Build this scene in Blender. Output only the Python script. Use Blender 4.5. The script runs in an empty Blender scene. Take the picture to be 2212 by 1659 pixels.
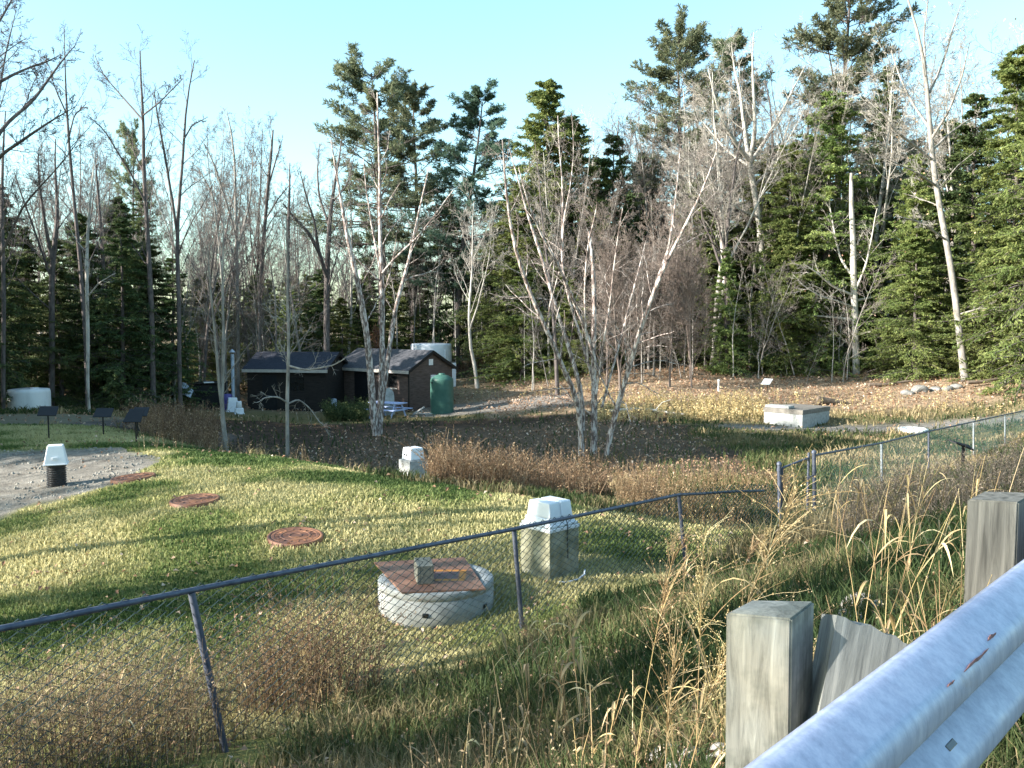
import bpy, bmesh, math, random
import numpy as np
from mathutils import Vector, Matrix
PI = math.pi
scene = bpy.context.scene
COL = scene.collection
RNG = np.random.default_rng(7)
# ------------------------------------------------------------------ camera model
F, CX, CY, HOR = 1916.0, 1106.0, 829.5, 690.0      # focal length and centre of the frame, measured on a 2212 px wide frame
PITCH = math.atan((CY - HOR) / F)
CZ = 5.5                                            # eye height over the datum
cp, sp = math.cos(PITCH), math.sin(PITCH)

def W(px, py, d):
    a = (px - CX) / F; b = (CY - py) / F
    v = np.array([a, cp + b * sp, -sp + b * cp])
    v = v * (d / v[1]); v[2] += CZ
    return v

def proj(P):
    P = np.asarray(P, float); x = P[..., 0]; y = P[..., 1]; z = P[..., 2] - CZ
    f = y * cp - z * sp; u = y * sp + z * cp
    f = np.where(f < .05, .05, f)
    return CX + x / f * F, CY - u / f * F

# ------------------------------------------------------------------ mesh collector
class MB:
    def __init__(s): s.v = []; s.f = {}; s.g = []; s.t = []; s.n = 0
    def add(s, v, f, tone=None):
        v = np.asarray(v, float).reshape(-1, 3); f = np.asarray(f, np.int64)
        s.v.append(v); s.f.setdefault(f.shape[1], []).append(f + s.n)
        if tone is None: t = np.full(len(v), .5)
        else:
            t = np.asarray(tone, float).reshape(-1)
            if len(t) == 1: t = np.full(len(v), t[0])
        s.t.append(t); s.n += len(v); return s
    def poly(s, v, faces, tone=None):
        for k in set(len(f) for f in faces): pass
        base = s.n
        v = np.asarray(v, float).reshape(-1, 3)
        s.v.append(v); s.t.append(np.full(len(v), .5 if tone is None else tone)); s.n += len(v)
        for f in faces: s.f.setdefault(len(f), []).append(np.array([f], np.int64) + base)
        return s
    def bm(s, bm, M=None):
        if M is not None: bm.transform(M)
        bm.verts.index_update()
        s.poly([tuple(v.co) for v in bm.verts], [[v.index for v in f.verts] for f in bm.faces]); bm.free(); return s
    def build(s, name, mat, parent=None, smooth=False, loc=None, tone=False):
        me = bpy.data.meshes.new(name)
        V = np.concatenate(s.v) if s.v else np.zeros((0, 3))
        if loc is not None: V = V - np.asarray(loc, float)
        me.vertices.add(len(V)); me.vertices.foreach_set('co', V.astype(np.float32).ravel())
        loops = []; tot = []
        for k in s.f:
            a = np.concatenate(s.f[k]); loops.append(a.ravel()); tot.append(np.full(len(a), k))
        loops = np.concatenate(loops); tot = np.concatenate(tot)
        me.loops.add(len(loops)); me.loops.foreach_set('vertex_index', loops.astype(np.int32))
        me.polygons.add(len(tot))
        me.polygons.foreach_set('loop_start', np.concatenate([[0], np.cumsum(tot)[:-1]]).astype(np.int32))
        me.polygons.foreach_set('loop_total', tot.astype(np.int32))
        me.update(calc_edges=True); me.validate()
        me.polygons.foreach_set('use_smooth', np.full(len(me.polygons), smooth))
        if tone:
            at = me.attributes.new('tone', 'FLOAT', 'POINT')
            at.data.foreach_set('value', np.concatenate(s.t).astype(np.float32))
        me.materials.append(mat)
        o = bpy.data.objects.new(name, me); COL.objects.link(o)
        if parent is not None: o.parent = parent
        elif loc is not None: o.location = loc
        return o

def tag(o, label=None, cat=None, group=None, kind=None):
    if label: o['label'] = label
    if cat: o['category'] = cat
    if group: o['group'] = group
    if kind: o['kind'] = kind
    return o

def thing(name, loc, label, cat, group=None, rz=0):
    o = bpy.data.objects.new(name, None); COL.objects.link(o)
    o.empty_display_size = .2
    o.location = tuple(float(c) for c in loc); o.rotation_euler = (0, 0, rz)
    return tag(o, label, cat, group)

def dup(root):
    r = root.copy(); COL.objects.link(r)
    for ch in list(root.children):
        c = ch.copy(); COL.objects.link(c); c.parent = r
        for g in list(ch.children):
            d = g.copy(); COL.objects.link(d); d.parent = c
    return r

def norm(v):
    return v / np.maximum(np.linalg.norm(v, axis=-1, keepdims=True), 1e-9)

def tubes(mb, P, R, sides=3, tone=None, cap=False):
    """P (N,S,3), R (N,S): N tubes at once"""
    P = np.asarray(P, float); R = np.asarray(R, float)
    if P.ndim == 2: P = P[None]; R = R[None]
    N, S, _ = P.shape
    T = norm(np.gradient(P, axis=1))
    mean = norm(P[:, -1] - P[:, 0])
    ref = np.where(np.abs(mean[:, 2:3]) > .8, np.array([[1., 0, 0]]), np.array([[0, 0, 1.]]))
    A = norm(np.cross(T, ref[:, None, :])); B = np.cross(T, A)
    ang = np.arange(sides) * 2 * PI / sides
    ring = P[:, :, None, :] + R[:, :, None, None] * (A[:, :, None, :] * np.cos(ang)[None, None, :, None] + B[:, :, None, :] * np.sin(ang)[None, None, :, None])
    V = ring.reshape(-1, 3)
    base = (np.arange(N) * S * sides)[:, None, None]
    i = (np.arange(S - 1) * sides)[None, :, None]; j = np.arange(sides)[None, None, :]; j2 = (j + 1) % sides
    q = np.stack([base + i + j, base + i + j2, base + i + sides + j2, base + i + sides + j], -1).reshape(-1, 4)
    t = None
    if tone is not None: t = np.repeat(np.broadcast_to(np.asarray(tone, float).reshape(-1), (N,)), S * sides)
    mb.add(V, q, t)
    if cap:
        for n in range(N):
            for k in (0, S - 1):
                c = list(range(sides)); vv = ring[n, k]
                mb.poly(vv, [c if k else c[::-1]])
    return mb

def tube(mb, pts, r, sides=8, cap=True):
    pts = np.asarray(pts, float); r = np.broadcast_to(np.asarray(r, float), (len(pts),))
    return tubes(mb, pts[None], r[None], sides, cap=cap)

def box(mb, c, s, rz=0, bev=0.0, M=None, taper=None):
    bm = bmesh.new(); bmesh.ops.create_cube(bm, size=1)
    for v in bm.verts:
        k = 1.0
        if taper and v.co.z > 0: k = taper
        v.co = Vector((v.co.x * s[0] * k, v.co.y * s[1] * k, v.co.z * s[2]))
    if bev: bmesh.ops.bevel(bm, geom=bm.edges[:], offset=bev, segments=2, affect='EDGES', profile=.5)
    X = Matrix.Translation(Vector([float(a) for a in c])) @ (M if M is not None else Matrix.Rotation(rz, 4, 'Z'))
    return mb.bm(bm, X)

def lathe(mb, prof, seg=40, c=(0, 0, 0), caps=True):
    prof = np.asarray(prof, float); n = len(prof)
    a = np.arange(seg) * 2 * PI / seg
    V = np.stack([prof[:, 0:1] * np.cos(a), prof[:, 0:1] * np.sin(a), np.repeat(prof[:, 1:2], seg, 1)], -1).reshape(-1, 3) + np.asarray(c)
    i = (np.arange(n - 1) * seg)[:, None]; j = np.arange(seg)[None]; j2 = (j + 1) % seg
    q = np.stack([i + j, i + j2, i + seg + j2, i + seg + j], -1).reshape(-1, 4)
    mb.add(V, q)
    if caps:
        if prof[0, 0] > 1e-4: mb.poly(V[:seg], [list(range(seg))[::-1]])
        if prof[-1, 0] > 1e-4: mb.poly(V[-seg:], [list(range(seg))])
    return mb

# ------------------------------------------------------------------ materials
def ramp(nt, fac, stops):
    r = nt.nodes.new('ShaderNodeValToRGB'); e = r.color_ramp.elements
    while len(e) < len(stops): e.new(.5)
    for k, (p, c) in enumerate(stops): e[k].position = p; e[k].color = (*c, 1)
    nt.links.new(fac, r.inputs[0]); return r.outputs[0]
def noise(nt, scale, detail=4, rough=.6, coord='Object', dist=0, stretch=None):
    tc = nt.nodes.new('ShaderNodeTexCoord'); n = nt.nodes.new('ShaderNodeTexNoise')
    n.inputs['Scale'].default_value = scale; n.inputs['Detail'].default_value = detail
    n.inputs['Roughness'].default_value = rough; n.inputs['Distortion'].default_value = dist
    src = tc.outputs[coord]
    if stretch:
        m = nt.nodes.new('ShaderNodeMapping'); m.inputs['Scale'].default_value = stretch
        nt.links.new(src, m.inputs[0]); src = m.outputs[0]
    nt.links.new(src, n.inputs['Vector']); return n.outputs['Fac']
def mixc(nt, fac, a, b, mode='MIX'):
    m = nt.nodes.new('ShaderNodeMix'); m.data_type = 'RGBA'; m.blend_type = mode
    for sock, v in ((m.inputs[0], fac), (m.inputs[6], a), (m.inputs[7], b)):
        if isinstance(v, (int, float)): sock.default_value = v
        elif isinstance(v, tuple): sock.default_value = (*v, 1)
        else: nt.links.new(v, sock)
    return m.outputs[2]
def math_(nt, op, a, b=0.0, c=None):
    m = nt.nodes.new('ShaderNodeMath'); m.operation = op; m.use_clamp = False
    for k, v in enumerate((a, b) if c is None else (a, b, c)):
        if isinstance(v, (int, float)): m.inputs[k].default_value = v
        else: nt.links.new(v, m.inputs[k])
    return m.outputs[0]
def newmat(name):
    m = bpy.data.materials.new(name); m.use_nodes = True; nt = m.node_tree
    b = nt.nodes['Principled BSDF']; return m, nt, b
def bump(nt, b, h, strength=.3, dist=.02):
    n = nt.nodes.new('ShaderNodeBump'); n.inputs['Strength'].default_value = strength; n.inputs['Distance'].default_value = dist
    nt.links.new(h, n.inputs['Height']); nt.links.new(n.outputs[0], b.inputs['Normal'])
def M(name, stops, scale=6, rough=.8, metal=0, bmp=.0, bdist=.02, stretch=None, detail=5, spec=.3, dist=0):
    m, nt, b = newmat(name)
    n = noise(nt, scale, detail, .62, stretch=stretch, dist=dist)
    nt.links.new(ramp(nt, n, stops), b.inputs['Base Color'])
    b.inputs['Roughness'].default_value = rough; b.inputs['Metallic'].default_value = metal
    b.inputs['Specular IOR Level'].default_value = spec
    if bmp: bump(nt, b, noise(nt, scale * 4, 4, .7, stretch=stretch), bmp, bdist)
    return m
def leafmat(name, stops, trans=.25, rough=.7):
    m, nt, b = newmat(name)
    at = nt.nodes.new('ShaderNodeAttribute'); at.attribute_name = 'tone'
    c = ramp(nt, at.outputs['Fac'], stops)
    oi = nt.nodes.new('ShaderNodeObjectInfo')
    hsv = nt.nodes.new('ShaderNodeHueSaturation')
    nt.links.new(math_(nt, 'MULTIPLY_ADD', oi.outputs['Random'], .5, .75), hsv.inputs['Value'])
    nt.links.new(math_(nt, 'MULTIPLY_ADD', oi.outputs['Random'], .03, .485), hsv.inputs['Hue'])
    nt.links.new(c, hsv.inputs['Color']); c = hsv.outputs[0]
    nt.links.new(c, b.inputs['Base Color']); b.inputs['Roughness'].default_value = rough
    b.inputs['Specular IOR Level'].default_value = .2
    if trans:
        tr = nt.nodes.new('ShaderNodeBsdfTranslucent'); mx = nt.nodes.new('ShaderNodeMixShader')
        nt.links.new(c, tr.inputs[0]); mx.inputs[0].default_value = trans
        nt.links.new(b.outputs[0], mx.inputs[1]); nt.links.new(tr.outputs[0], mx.inputs[2])
        nt.links.new(mx.outputs[0], nt.nodes['Material Output'].inputs[0])
    return m

MAT = {}
MAT['bark_dark'] = M('bark_dark', [(.3, (.06, .05, .047)), (.7, (.17, .14, .13))], 9, .95, bmp=.5, stretch=(1, 1, .35))  # lightened for the hazy glare over the left trees
MAT['bark_grey'] = M('bark_grey', [(.3, (.13, .115, .10)), (.62, (.33, .30, .27))], 5, .95, bmp=.5, stretch=(1, 1, .4))
MAT['bark_pale'] = M('bark_pale', [(.3, (.16, .14, .12)), (.5, (.42, .385, .34)), (.8, (.60, .56, .50))], 3.2, .9, bmp=.4, stretch=(1, 1, .45))
MAT['bark_birch'] = M('bark_birch', [(.34, (.09, .068, .06)), (.47, (.20, .145, .125)), (.53, (.46, .385, .34)), (.68, (.72, .65, .60))], 11, .85, bmp=.6, bdist=.02, stretch=(1, 1, .38), detail=7)
MAT['twig_grey'] = M('twig_grey', [(.3, (.14, .115, .10)), (.7, (.26, .22, .195))], 3, .95)
MAT['twig_dark'] = M('twig_dark', [(.3, (.085, .07, .068)), (.7, (.17, .14, .135))], 3, .95)  # twigs paled too, with the glare put into their colour
MAT['twig_red'] = M('twig_red', [(.3, (.125, .095, .08)), (.7, (.24, .19, .16))], 3, .95)
MAT['twig_pale'] = M('twig_pale', [(.3, (.22, .19, .165)), (.7, (.44, .40, .35))], 2, .95)
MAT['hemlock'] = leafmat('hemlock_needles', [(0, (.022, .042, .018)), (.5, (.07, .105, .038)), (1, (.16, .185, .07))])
MAT['hemlock_bright'] = leafmat('hemlock_bright_needles', [(0, (.055, .09, .03)), (.5, (.155, .20, .06)), (1, (.28, .30, .10))], .4)  # greens lightened in place of hazy air
MAT['pine'] = leafmat('pine_needles', [(0, (.07, .095, .055)), (.5, (.165, .19, .11)), (1, (.28, .275, .16))], .4)  # haze over the pines is put into these paler needles
MAT['pine_blue'] = leafmat('pine_blue_needles', [(0, (.045, .085, .062)), (.5, (.10, .16, .11)), (1, (.18, .23, .155))], .4)
MAT['dead_leaf'] = leafmat('dead_leaves', [(0, (.13, .068, .04)), (.35, (.31, .175, .10)), (.7, (.47, .31, .20)), (1, (.66, .52, .40))], .2)
MAT['orange_leaf'] = leafmat('orange_leaves', [(0, (.15, .075, .042)), (1, (.32, .18, .10))], .3)
MAT['weed'] = leafmat('weed_leaves', [(0, (.055, .04, .028)), (.4, (.15, .10, .062)), (.8, (.30, .21, .135)), (1, (.46, .36, .24))], .2)
MAT['rust_weed'] = leafmat('rust_weed_leaves', [(0, (.08, .045, .028)), (.5, (.21, .122, .074)), (1, (.46, .33, .215))], .25)
MAT['grey_weed'] = leafmat('grey_weed_leaves', [(0, (.09, .075, .055)), (.5, (.22, .18, .13)), (1, (.45, .38, .28))], .2)
MAT['straw'] = leafmat('straw', [(0, (.20, .13, .06)), (.5, (.42, .29, .14)), (1, (.66, .52, .31))], .2)
MAT['grass'] = leafmat('grass_blades', [(0, (.065, .10, .028)), (.35, (.155, .19, .06)), (.6, (.30, .285, .12)), (1, (.47, .41, .21))], .3)
MAT['rough_grass'] = leafmat('rough_grass_blades', [(0, (.034, .058, .019)), (.35, (.075, .10, .034)), (.6, (.15, .13, .06)), (1, (.38, .295, .165))], .3)
MAT['concrete'] = M('concrete', [(.3, (.22, .22, .205)), (.5, (.34, .34, .32)), (.75, (.44, .44, .42))], 7, .9, bmp=.25, bdist=.006)
MAT['concrete_stained'] = M('concrete_stained', [(.32, (.13, .125, .08)), (.5, (.26, .245, .165)), (.7, (.42, .40, .31))], 4, .9, bmp=.25, bdist=.006)
MAT['white_plastic'] = M('white_plastic', [(.3, (.66, .67, .70)), (.7, (.80, .81, .83))], 3, .45, bmp=.05, bdist=.004, spec=.4)
MAT['white_tank'] = M('white_tank', [(.25, (.56, .56, .55)), (.6, (.78, .78, .77))], 2.2, .5, stretch=(1, 1, .3))
MAT['green_tank'] = M('green_tank', [(.3, (.035, .095, .075)), (.7, (.055, .135, .105))], 3, .45)
MAT['black_plastic'] = M('black_plastic', [(.3, (.012, .012, .014)), (.7, (.035, .035, .038))], 8, .4, spec=.5)
MAT['black_paint'] = M('black_paint', [(.3, (.006, .006, .007)), (.7, (.012, .012, .014))], 8, .6)
MAT['shed_wood'] = M('shed_wood', [(.3, (.065, .045, .038)), (.7, (.14, .10, .085))], 3, .85, stretch=(1, 1, 6), bmp=.3)
MAT['shed_dark'] = M('shed_dark', [(.3, (.012, .010, .009)), (.7, (.030, .024, .021))], 3, .9, stretch=(1, 1, 6))  # near-black: the deep shade on the dark shed is put into the colour
MAT['shingle'] = M('shingle', [(.3, (.042, .042, .046)), (.7, (.10, .10, .11))], 9, .95, bmp=.3)
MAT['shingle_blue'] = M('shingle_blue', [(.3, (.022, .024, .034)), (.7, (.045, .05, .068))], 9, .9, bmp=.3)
MAT['trim'] = M('trim', [(.3, (.34, .30, .26)), (.7, (.5, .45, .40))], 5, .8)
MAT['dark_glass'] = M('dark_glass', [(.3, (.008, .008, .008)), (.7, (.02, .02, .02))], 3, .2, spec=.5)
MAT['steel_fence'] = M('steel_fence', [(.3, (.06, .068, .095)), (.7, (.13, .14, .175))], 12, .5, .3, bmp=.2, bdist=.002)
MAT['galv_fence'] = M('galv_fence', [(.3, (.20, .23, .25)), (.7, (.40, .43, .45))], 10, .45, .4, bmp=.1, bdist=.002)
MAT['wire'] = M('wire', [(.3, (.016, .03, .032)), (.7, (.04, .065, .068))], 12, .5, .2)
MAT['wire_green'] = M('wire_green', [(.3, (.05, .12, .115)), (.7, (.12, .22, .205))], 12, .45, .1)
MAT['stone'] = M('stone', [(.3, (.13, .125, .115)), (.7, (.29, .275, .25))], 6, .9, bmp=.5)
MAT['quartz'] = M('quartz', [(.3, (.20, .18, .165)), (.7, (.46, .42, .39))], 5, .8, bmp=.5)
MAT['block'] = M('block', [(.3, (.12, .12, .10)), (.7, (.23, .225, .185))], 25, .95, bmp=.6, bdist=.004)
MAT['log'] = M('log', [(.3, (.10, .07, .05)), (.7, (.22, .17, .13))], 6, .95, bmp=.4)
MAT['table_blue'] = M('table_blue', [(.3, (.34, .40, .62)), (.7, (.46, .53, .74))], 5, .6)
MAT['white_paint'] = M('white_paint', [(.3, (.66, .66, .65)), (.7, (.8, .8, .8))], 5, .6)
MAT['blue_plastic'] = M('blue_plastic', [(.3, (.07, .06, .20)), (.7, (.11, .09, .28))], 5, .5)
MAT['pale_blue'] = M('pale_blue', [(.3, (.33, .39, .48)), (.7, (.55, .60, .68))], 5, .6)
# ------------------------------------------------------------------ terrain: heights through control points
CTL = []
def cpt(px, py, d): CTL.append(W(px, py, d))
def cxy(x, y, z): CTL.append(np.array([x, y, z + CZ]))        # z below the eye
for a in [(638,1160,12.3),(422,1081,14),(288,1037,16),(125,1048,16),(1187,1256,11),(940,1335,10.3),(0,1200,12),(0,1350,9.5),
          (0,1000,19),(107,953,23),(222,945,23.5),(292,957,22),(0,915,27.5),(60,893,36),(250,900,31),(350,962,22),
          (500,975,20),(620,990,19),(860,1030,16.5),(1000,1050,15.5),(1100,1066,15),(1250,1090,14.6),(1400,1118,14.5),
          (485,985,25),(620,1012,25),(900,1040,27),(900,905,41),(815,942,37),(1270,986,27.5),(1270,930,34),(1250,1075,20.5),(1060,1080,20),
          (1600,1030,22.5),(1500,962,30),(1700,930,36),(1720,920,38),(1980,924,37),(1300,872,44),(1100,862,48),(1060,825,54),
          (1010,797,58),(1250,812,52),(1450,812,50),(1700,822,50),(2080,822,46),(1840,808,52),(2212,805,45),(1900,870,43),(2150,870,41),
          (450,895,43),(885,893,46),(600,893,46),(800,893,46),(940,893,45),(0,865,48),(300,875,48),(700,940,37),(620,945,35),(1500,885,41),
          (1400,925,36),(1640,885,42),(1130,905,40),(1100,960,34),
          (1560,1100,17),(1600,985,27),(1780,985,28)]: cpt(*a)
for a in [(-2.04,6.2,-3.15),(.12,9.22,-3.36),(2.5,12.2,-3.62),(4.64,15.25,-3.76),(5.43,16,-3.84),
          (.31,1.23,-1.36),(1.34,2.33,-1.36),(3,4.1,-1.38),(6,7.3,-1.42),(12,13.7,-1.6),(-.6,.3,-1.36),(-3,-2,-1.36),(2,-2,-1.36),(0,-6,-1.36),(-8,-6,-1.7),(10,3,-1.4),(25,20,-1.8),
          (-.8,1.6,-1.62),(.64,6.3,-2.5),(0,5,-2.55),(-1.6,5.0,-2.75),(.72,3.5,-1.72),(-4,3.5,-2.7),(-8,4,-3.1),(1.5,8,-2.62),(3.7,11,-2.85),(2.5,7,-2.1),
          (6.5,14,-2.75),(8.7,16,-2.8),(6.6,17.8,-3.75),(9,20.8,-4.0),(10.8,23,-4.15),(13.4,27,-4.35),(17.8,32,-4.55),(22,38,-4.2),(15,20,-3.0),(8,10.5,-1.9),
          (-14,10,-3.1),(-20,16,-3.2),(-30,30,-3.6),(-25,5,-3.1),(-40,15,-3.2),(-40,50,-3.8),(-60,40,-3.6),
          (-50,90,-3.4),(-10,75,-3.2),(0,100,-2.8),(30,75,-2.6),(40,60,-2.6),(60,100,-2.2),(-60,-10,-2.6),(60,20,-2.4),(60,50,-2.4),(-30,62,-3.6)]: cxy(*a)
CTL = np.array(CTL)
def _phi(r2): return np.where(r2 > 1e-9, .5 * r2 * np.log(np.maximum(r2, 1e-9)), 0.)
def _warp(xy):                                         # finer close to the eye, coarser far away
    xy = np.asarray(xy, float); r = np.hypot(xy[:, 0], xy[:, 1]); k = np.log1p(r / 6.) / np.maximum(r, 1e-6) * 6.
    return xy * k[:, None]
_q = _warp(CTL[:, :2]); _n = len(_q)
_A = _phi(((_q[:, None] - _q[None]) ** 2).sum(-1)) + np.eye(_n) * .6
_P = np.concatenate([np.ones((_n, 1)), _q], 1)
_S = np.linalg.solve(np.block([[_A, _P], [_P.T, np.zeros((3, 3))]]), np.concatenate([CTL[:, 2], np.zeros(3)]))
def _tps(xy):
    q = _warp(xy); out = np.empty(len(q))
    for i in range(0, len(q), 20000):
        c = q[i:i + 20000]
        out[i:i + 20000] = _phi(((c[:, None] - _q[None]) ** 2).sum(-1)) @ _S[:_n] + _S[_n] + c @ _S[_n + 1:]
    return out
# value noise for lumps
_lat = RNG.random((257, 257))
def vnoise(x, y, s):
    x = np.asarray(x) / s + 1000.; y = np.asarray(y) / s + 1000.
    i = np.floor(x).astype(int); j = np.floor(y).astype(int); u = x - i; v = y - j
    u = u * u * (3 - 2 * u); v = v * v * (3 - 2 * v); i %= 256; j %= 256
    return (_lat[i, j] * (1 - u) + _lat[i + 1, j] * u) * (1 - v) + (_lat[i, j + 1] * (1 - u) + _lat[i + 1, j + 1] * u) * v
def fbm(x, y, s): return (vnoise(x, y, s) + .5 * vnoise(x, y, s / 2.1) + .25 * vnoise(x, y, s / 4.3)) / 1.75
def sm(a, b, x): t = np.clip((x - a) / (b - a), 0, 1); return t * t * (3 - 2 * t)
def inpoly(px, py, poly):
    px = np.asarray(px); py = np.asarray(py); c = np.zeros(px.shape, bool); n = len(poly)
    for k in range(n):
        x1, y1 = poly[k]; x2, y2 = poly[(k + 1) % n]
        if y1 == y2: continue
        c ^= ((y1 > py) != (y2 > py)) & (px < (x2 - x1) * (py - y1) / (y2 - y1) + x1)
    return c
def H(x, y):
    x = np.atleast_1d(np.asarray(x, float)); y = np.atleast_1d(np.asarray(y, float))
    z = _tps(np.stack([x, y], 1))
    far = sm(90, 160, np.hypot(x, y)); z = z * (1 - far) + (CZ - 2.6) * far
    z = z + (fbm(x, y, 1.3) - .5) * .09 * sm(3, 9, np.hypot(x, y)) + (fbm(x, y, 5.) - .5) * .25 * sm(18, 40, y) * (1 - sm(45, 50, y) * .5)
    return z
def h1(x, y): return float(H(x, y)[0])

_u = np.linspace(-1, 1, 381); GX = np.sinh(_u * 5.2) / np.sinh(5.2) * 420
_v = np.linspace(0, 1, 421); GY = -14 + (np.exp(_v * 4.35) - 1) / (np.exp(4.35) - 1) * 520
XX, YY = np.meshgrid(GX, GY); gz = H(XX.ravel(), YY.ravel()).reshape(XX.shape)
LAWN = [(-900,1010),(330,962),(470,972),(620,990),(860,1030),(1100,1067),(1250,1092),(1400,1116),(1690,1150),(1490,1225),(1300,1300),(1120,1400),(760,1530),(470,1665),(-900,1900)]
def zones(x, y, z):
    px, py = proj(np.stack([x, y, z], -1)); w = (fbm(x, y, .9) - .5)
    wpx = px + w * 1000 / np.maximum(y, 4) ; wpy = py + (vnoise(x + 50, y, 1.1) - .5) * 260 / np.maximum(y, 4)
    lawn = (inpoly(wpx, wpy, LAWN) & (y < 21) & (y > 2)).astype(float)
    lawn = np.maximum(lawn, (sm(20, 21, y) * (1 - sm(26.5, 27.5, y + w * 2)) * (x < -6.0 + w * 2) * (x > -40)))
    sand = (inpoly(wpx, wpy, [(-1400,975),(250,968),(345,985),(330,1012),(245,1048),(150,1075),(60,1100),(-30,1135),(-1400,1200)]) & (y < 20.8)).astype(float)
    drive = ((y > 27.3 + w) & (y < 34 + w * 2) & (x < -9 - (y - 27) * .2) & (x > -60)).astype(float)
    bermline = 41.5 + w * 3 - np.clip(x - 12, 0, 20) * .12
    litter = sm(-1.5, 1.5, y - bermline) * (x > -1 + w * 3)
    litter = np.maximum(litter, sm(44, 48, y) * .6)
    litter = np.maximum(litter, .30 * sm(19, 23, y) * (1 - sm(37, 40, y)) * sm(-9, -4, x) * (1 - sm(5, 8, x)))      # leaves in the ditch
    shaded_soil = ((y > 22) & (y < 41) & (x < 7 + w * 3) & (x > -14)).astype(float) * .92  # ditch bank soil, painted darker for the shade on it
    path = np.exp(-((y - (36.3 + .10 * (x - 8)) + w * .8) / .9) ** 2) * sm(7, 10, x) * (x < 30)
    path = np.maximum(path, ((y > 43) & (y < 47.5) & (x > -5) & (x < 3)) * .8)
    return dict(px=px, py=py, lawn=lawn, sand=sand, drive=drive, litter=litter, shaded_soil=shaded_soil, path=path)
Z = zones(XX.ravel(), YY.ravel(), gz.ravel())
gz = gz + (Z['sand'] * ((fbm(XX.ravel(), YY.ravel(), .28) - .5) * .10)).reshape(gz.shape)
g = MB(); nx, ny = len(GX), len(GY)
i = (np.arange(ny - 1) * nx)[:, None]; j = np.arange(nx - 1)[None]
g.add(np.stack([XX, YY, gz], -1).reshape(-1, 3), np.stack([i + j, i + j + 1, i + nx + j + 1, i + nx + j], -1).reshape(-1, 4))
def ground_mat():
    m, nt, b = newmat('ground')
    A = nt.nodes.new('ShaderNodeAttribute'); A.attribute_name = 'zone'; s = nt.nodes.new('ShaderNodeSeparateColor'); nt.links.new(A.outputs['Color'], s.inputs[0])
    B = nt.nodes.new('ShaderNodeAttribute'); B.attribute_name = 'zone_b'; s2 = nt.nodes.new('ShaderNodeSeparateColor'); nt.links.new(B.outputs['Color'], s2.inputs[0])
    base = ramp(nt, noise(nt, .55, 6, .65), [(.3, (.07, .08, .028)), (.5, (.16, .135, .055)), (.7, (.20, .155, .08))])
    base = mixc(nt, .45, base, ramp(nt, noise(nt, 9, 5, .7), [(.3, (.05, .045, .02)), (.7, (.30, .23, .12))]))
    lawn = ramp(nt, noise(nt, .8, 6, .65), [(.3, (.09, .13, .03)), (.5, (.22, .22, .07)), (.68, (.38, .32, .13))])
    lawn = mixc(nt, .4, lawn, ramp(nt, noise(nt, 14, 4, .7), [(.3, (.05, .07, .02)), (.7, (.34, .31, .13))]))
    sand = ramp(nt, noise(nt, 2.5, 6, .65), [(.3, (.14, .122, .10)), (.5, (.235, .21, .175)), (.7, (.33, .30, .255))])
    lit = ramp(nt, noise(nt, 7, 6, .75), [(.3, (.12, .085, .055)), (.5, (.28, .20, .13)), (.68, (.47, .36, .25))])
    shaded_soil = ramp(nt, noise(nt, 3, 6, .7), [(.3, (.02, .016, .013)), (.5, (.052, .034, .026)), (.7, (.135, .08, .055))])  # dark bank earth with the shade of the hollow put into its colour
    path = ramp(nt, noise(nt, 4, 6, .7), [(.3, (.11, .10, .09)), (.7, (.34, .31, .28))])
    c = mixc(nt, s2.outputs[0], base, shaded_soil); c = mixc(nt, s.outputs[2], c, lit); c = mixc(nt, s.outputs[0], c, lawn)
    c = mixc(nt, s2.outputs[1], c, path); c = mixc(nt, s.outputs[1], c, sand)
    nt.links.new(c, b.inputs['Base Color']); b.inputs['Roughness'].default_value = .95; b.inputs['Specular IOR Level'].default_value = .1
    bump(nt, b, noise(nt, 16, 6, .75), .9, .05); return m
ground = g.build('ground', ground_mat(), smooth=True); tag(ground, kind='structure')
me = ground.data
for nm, (a, b_, c) in (('zone', ('lawn', 'sand', 'litter')), ('zone_b', ('shaded_soil', 'path', 'drive'))):
    at = me.attributes.new(nm, 'FLOAT_COLOR', 'POINT')
    third = Z[c]
    at.data.foreach_set('color', np.stack([Z[a], np.maximum(Z[b_], Z['drive'] * .0) if nm == 'zone' else np.maximum(Z[b_], Z['drive'] * .35), third, np.ones(len(third))], 1).astype(np.float32).ravel())

def place_pts(n, y0, y1, kx=.62, seed=0, x0=None, x1=None):
    r = np.random.default_rng(seed); y = np.exp(r.uniform(math.log(y0), math.log(y1), n))
    x = r.uniform(-kx, kx, n) * y if x0 is None else r.uniform(x0, x1, n)
    return x, y, H(x, y), r
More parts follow.
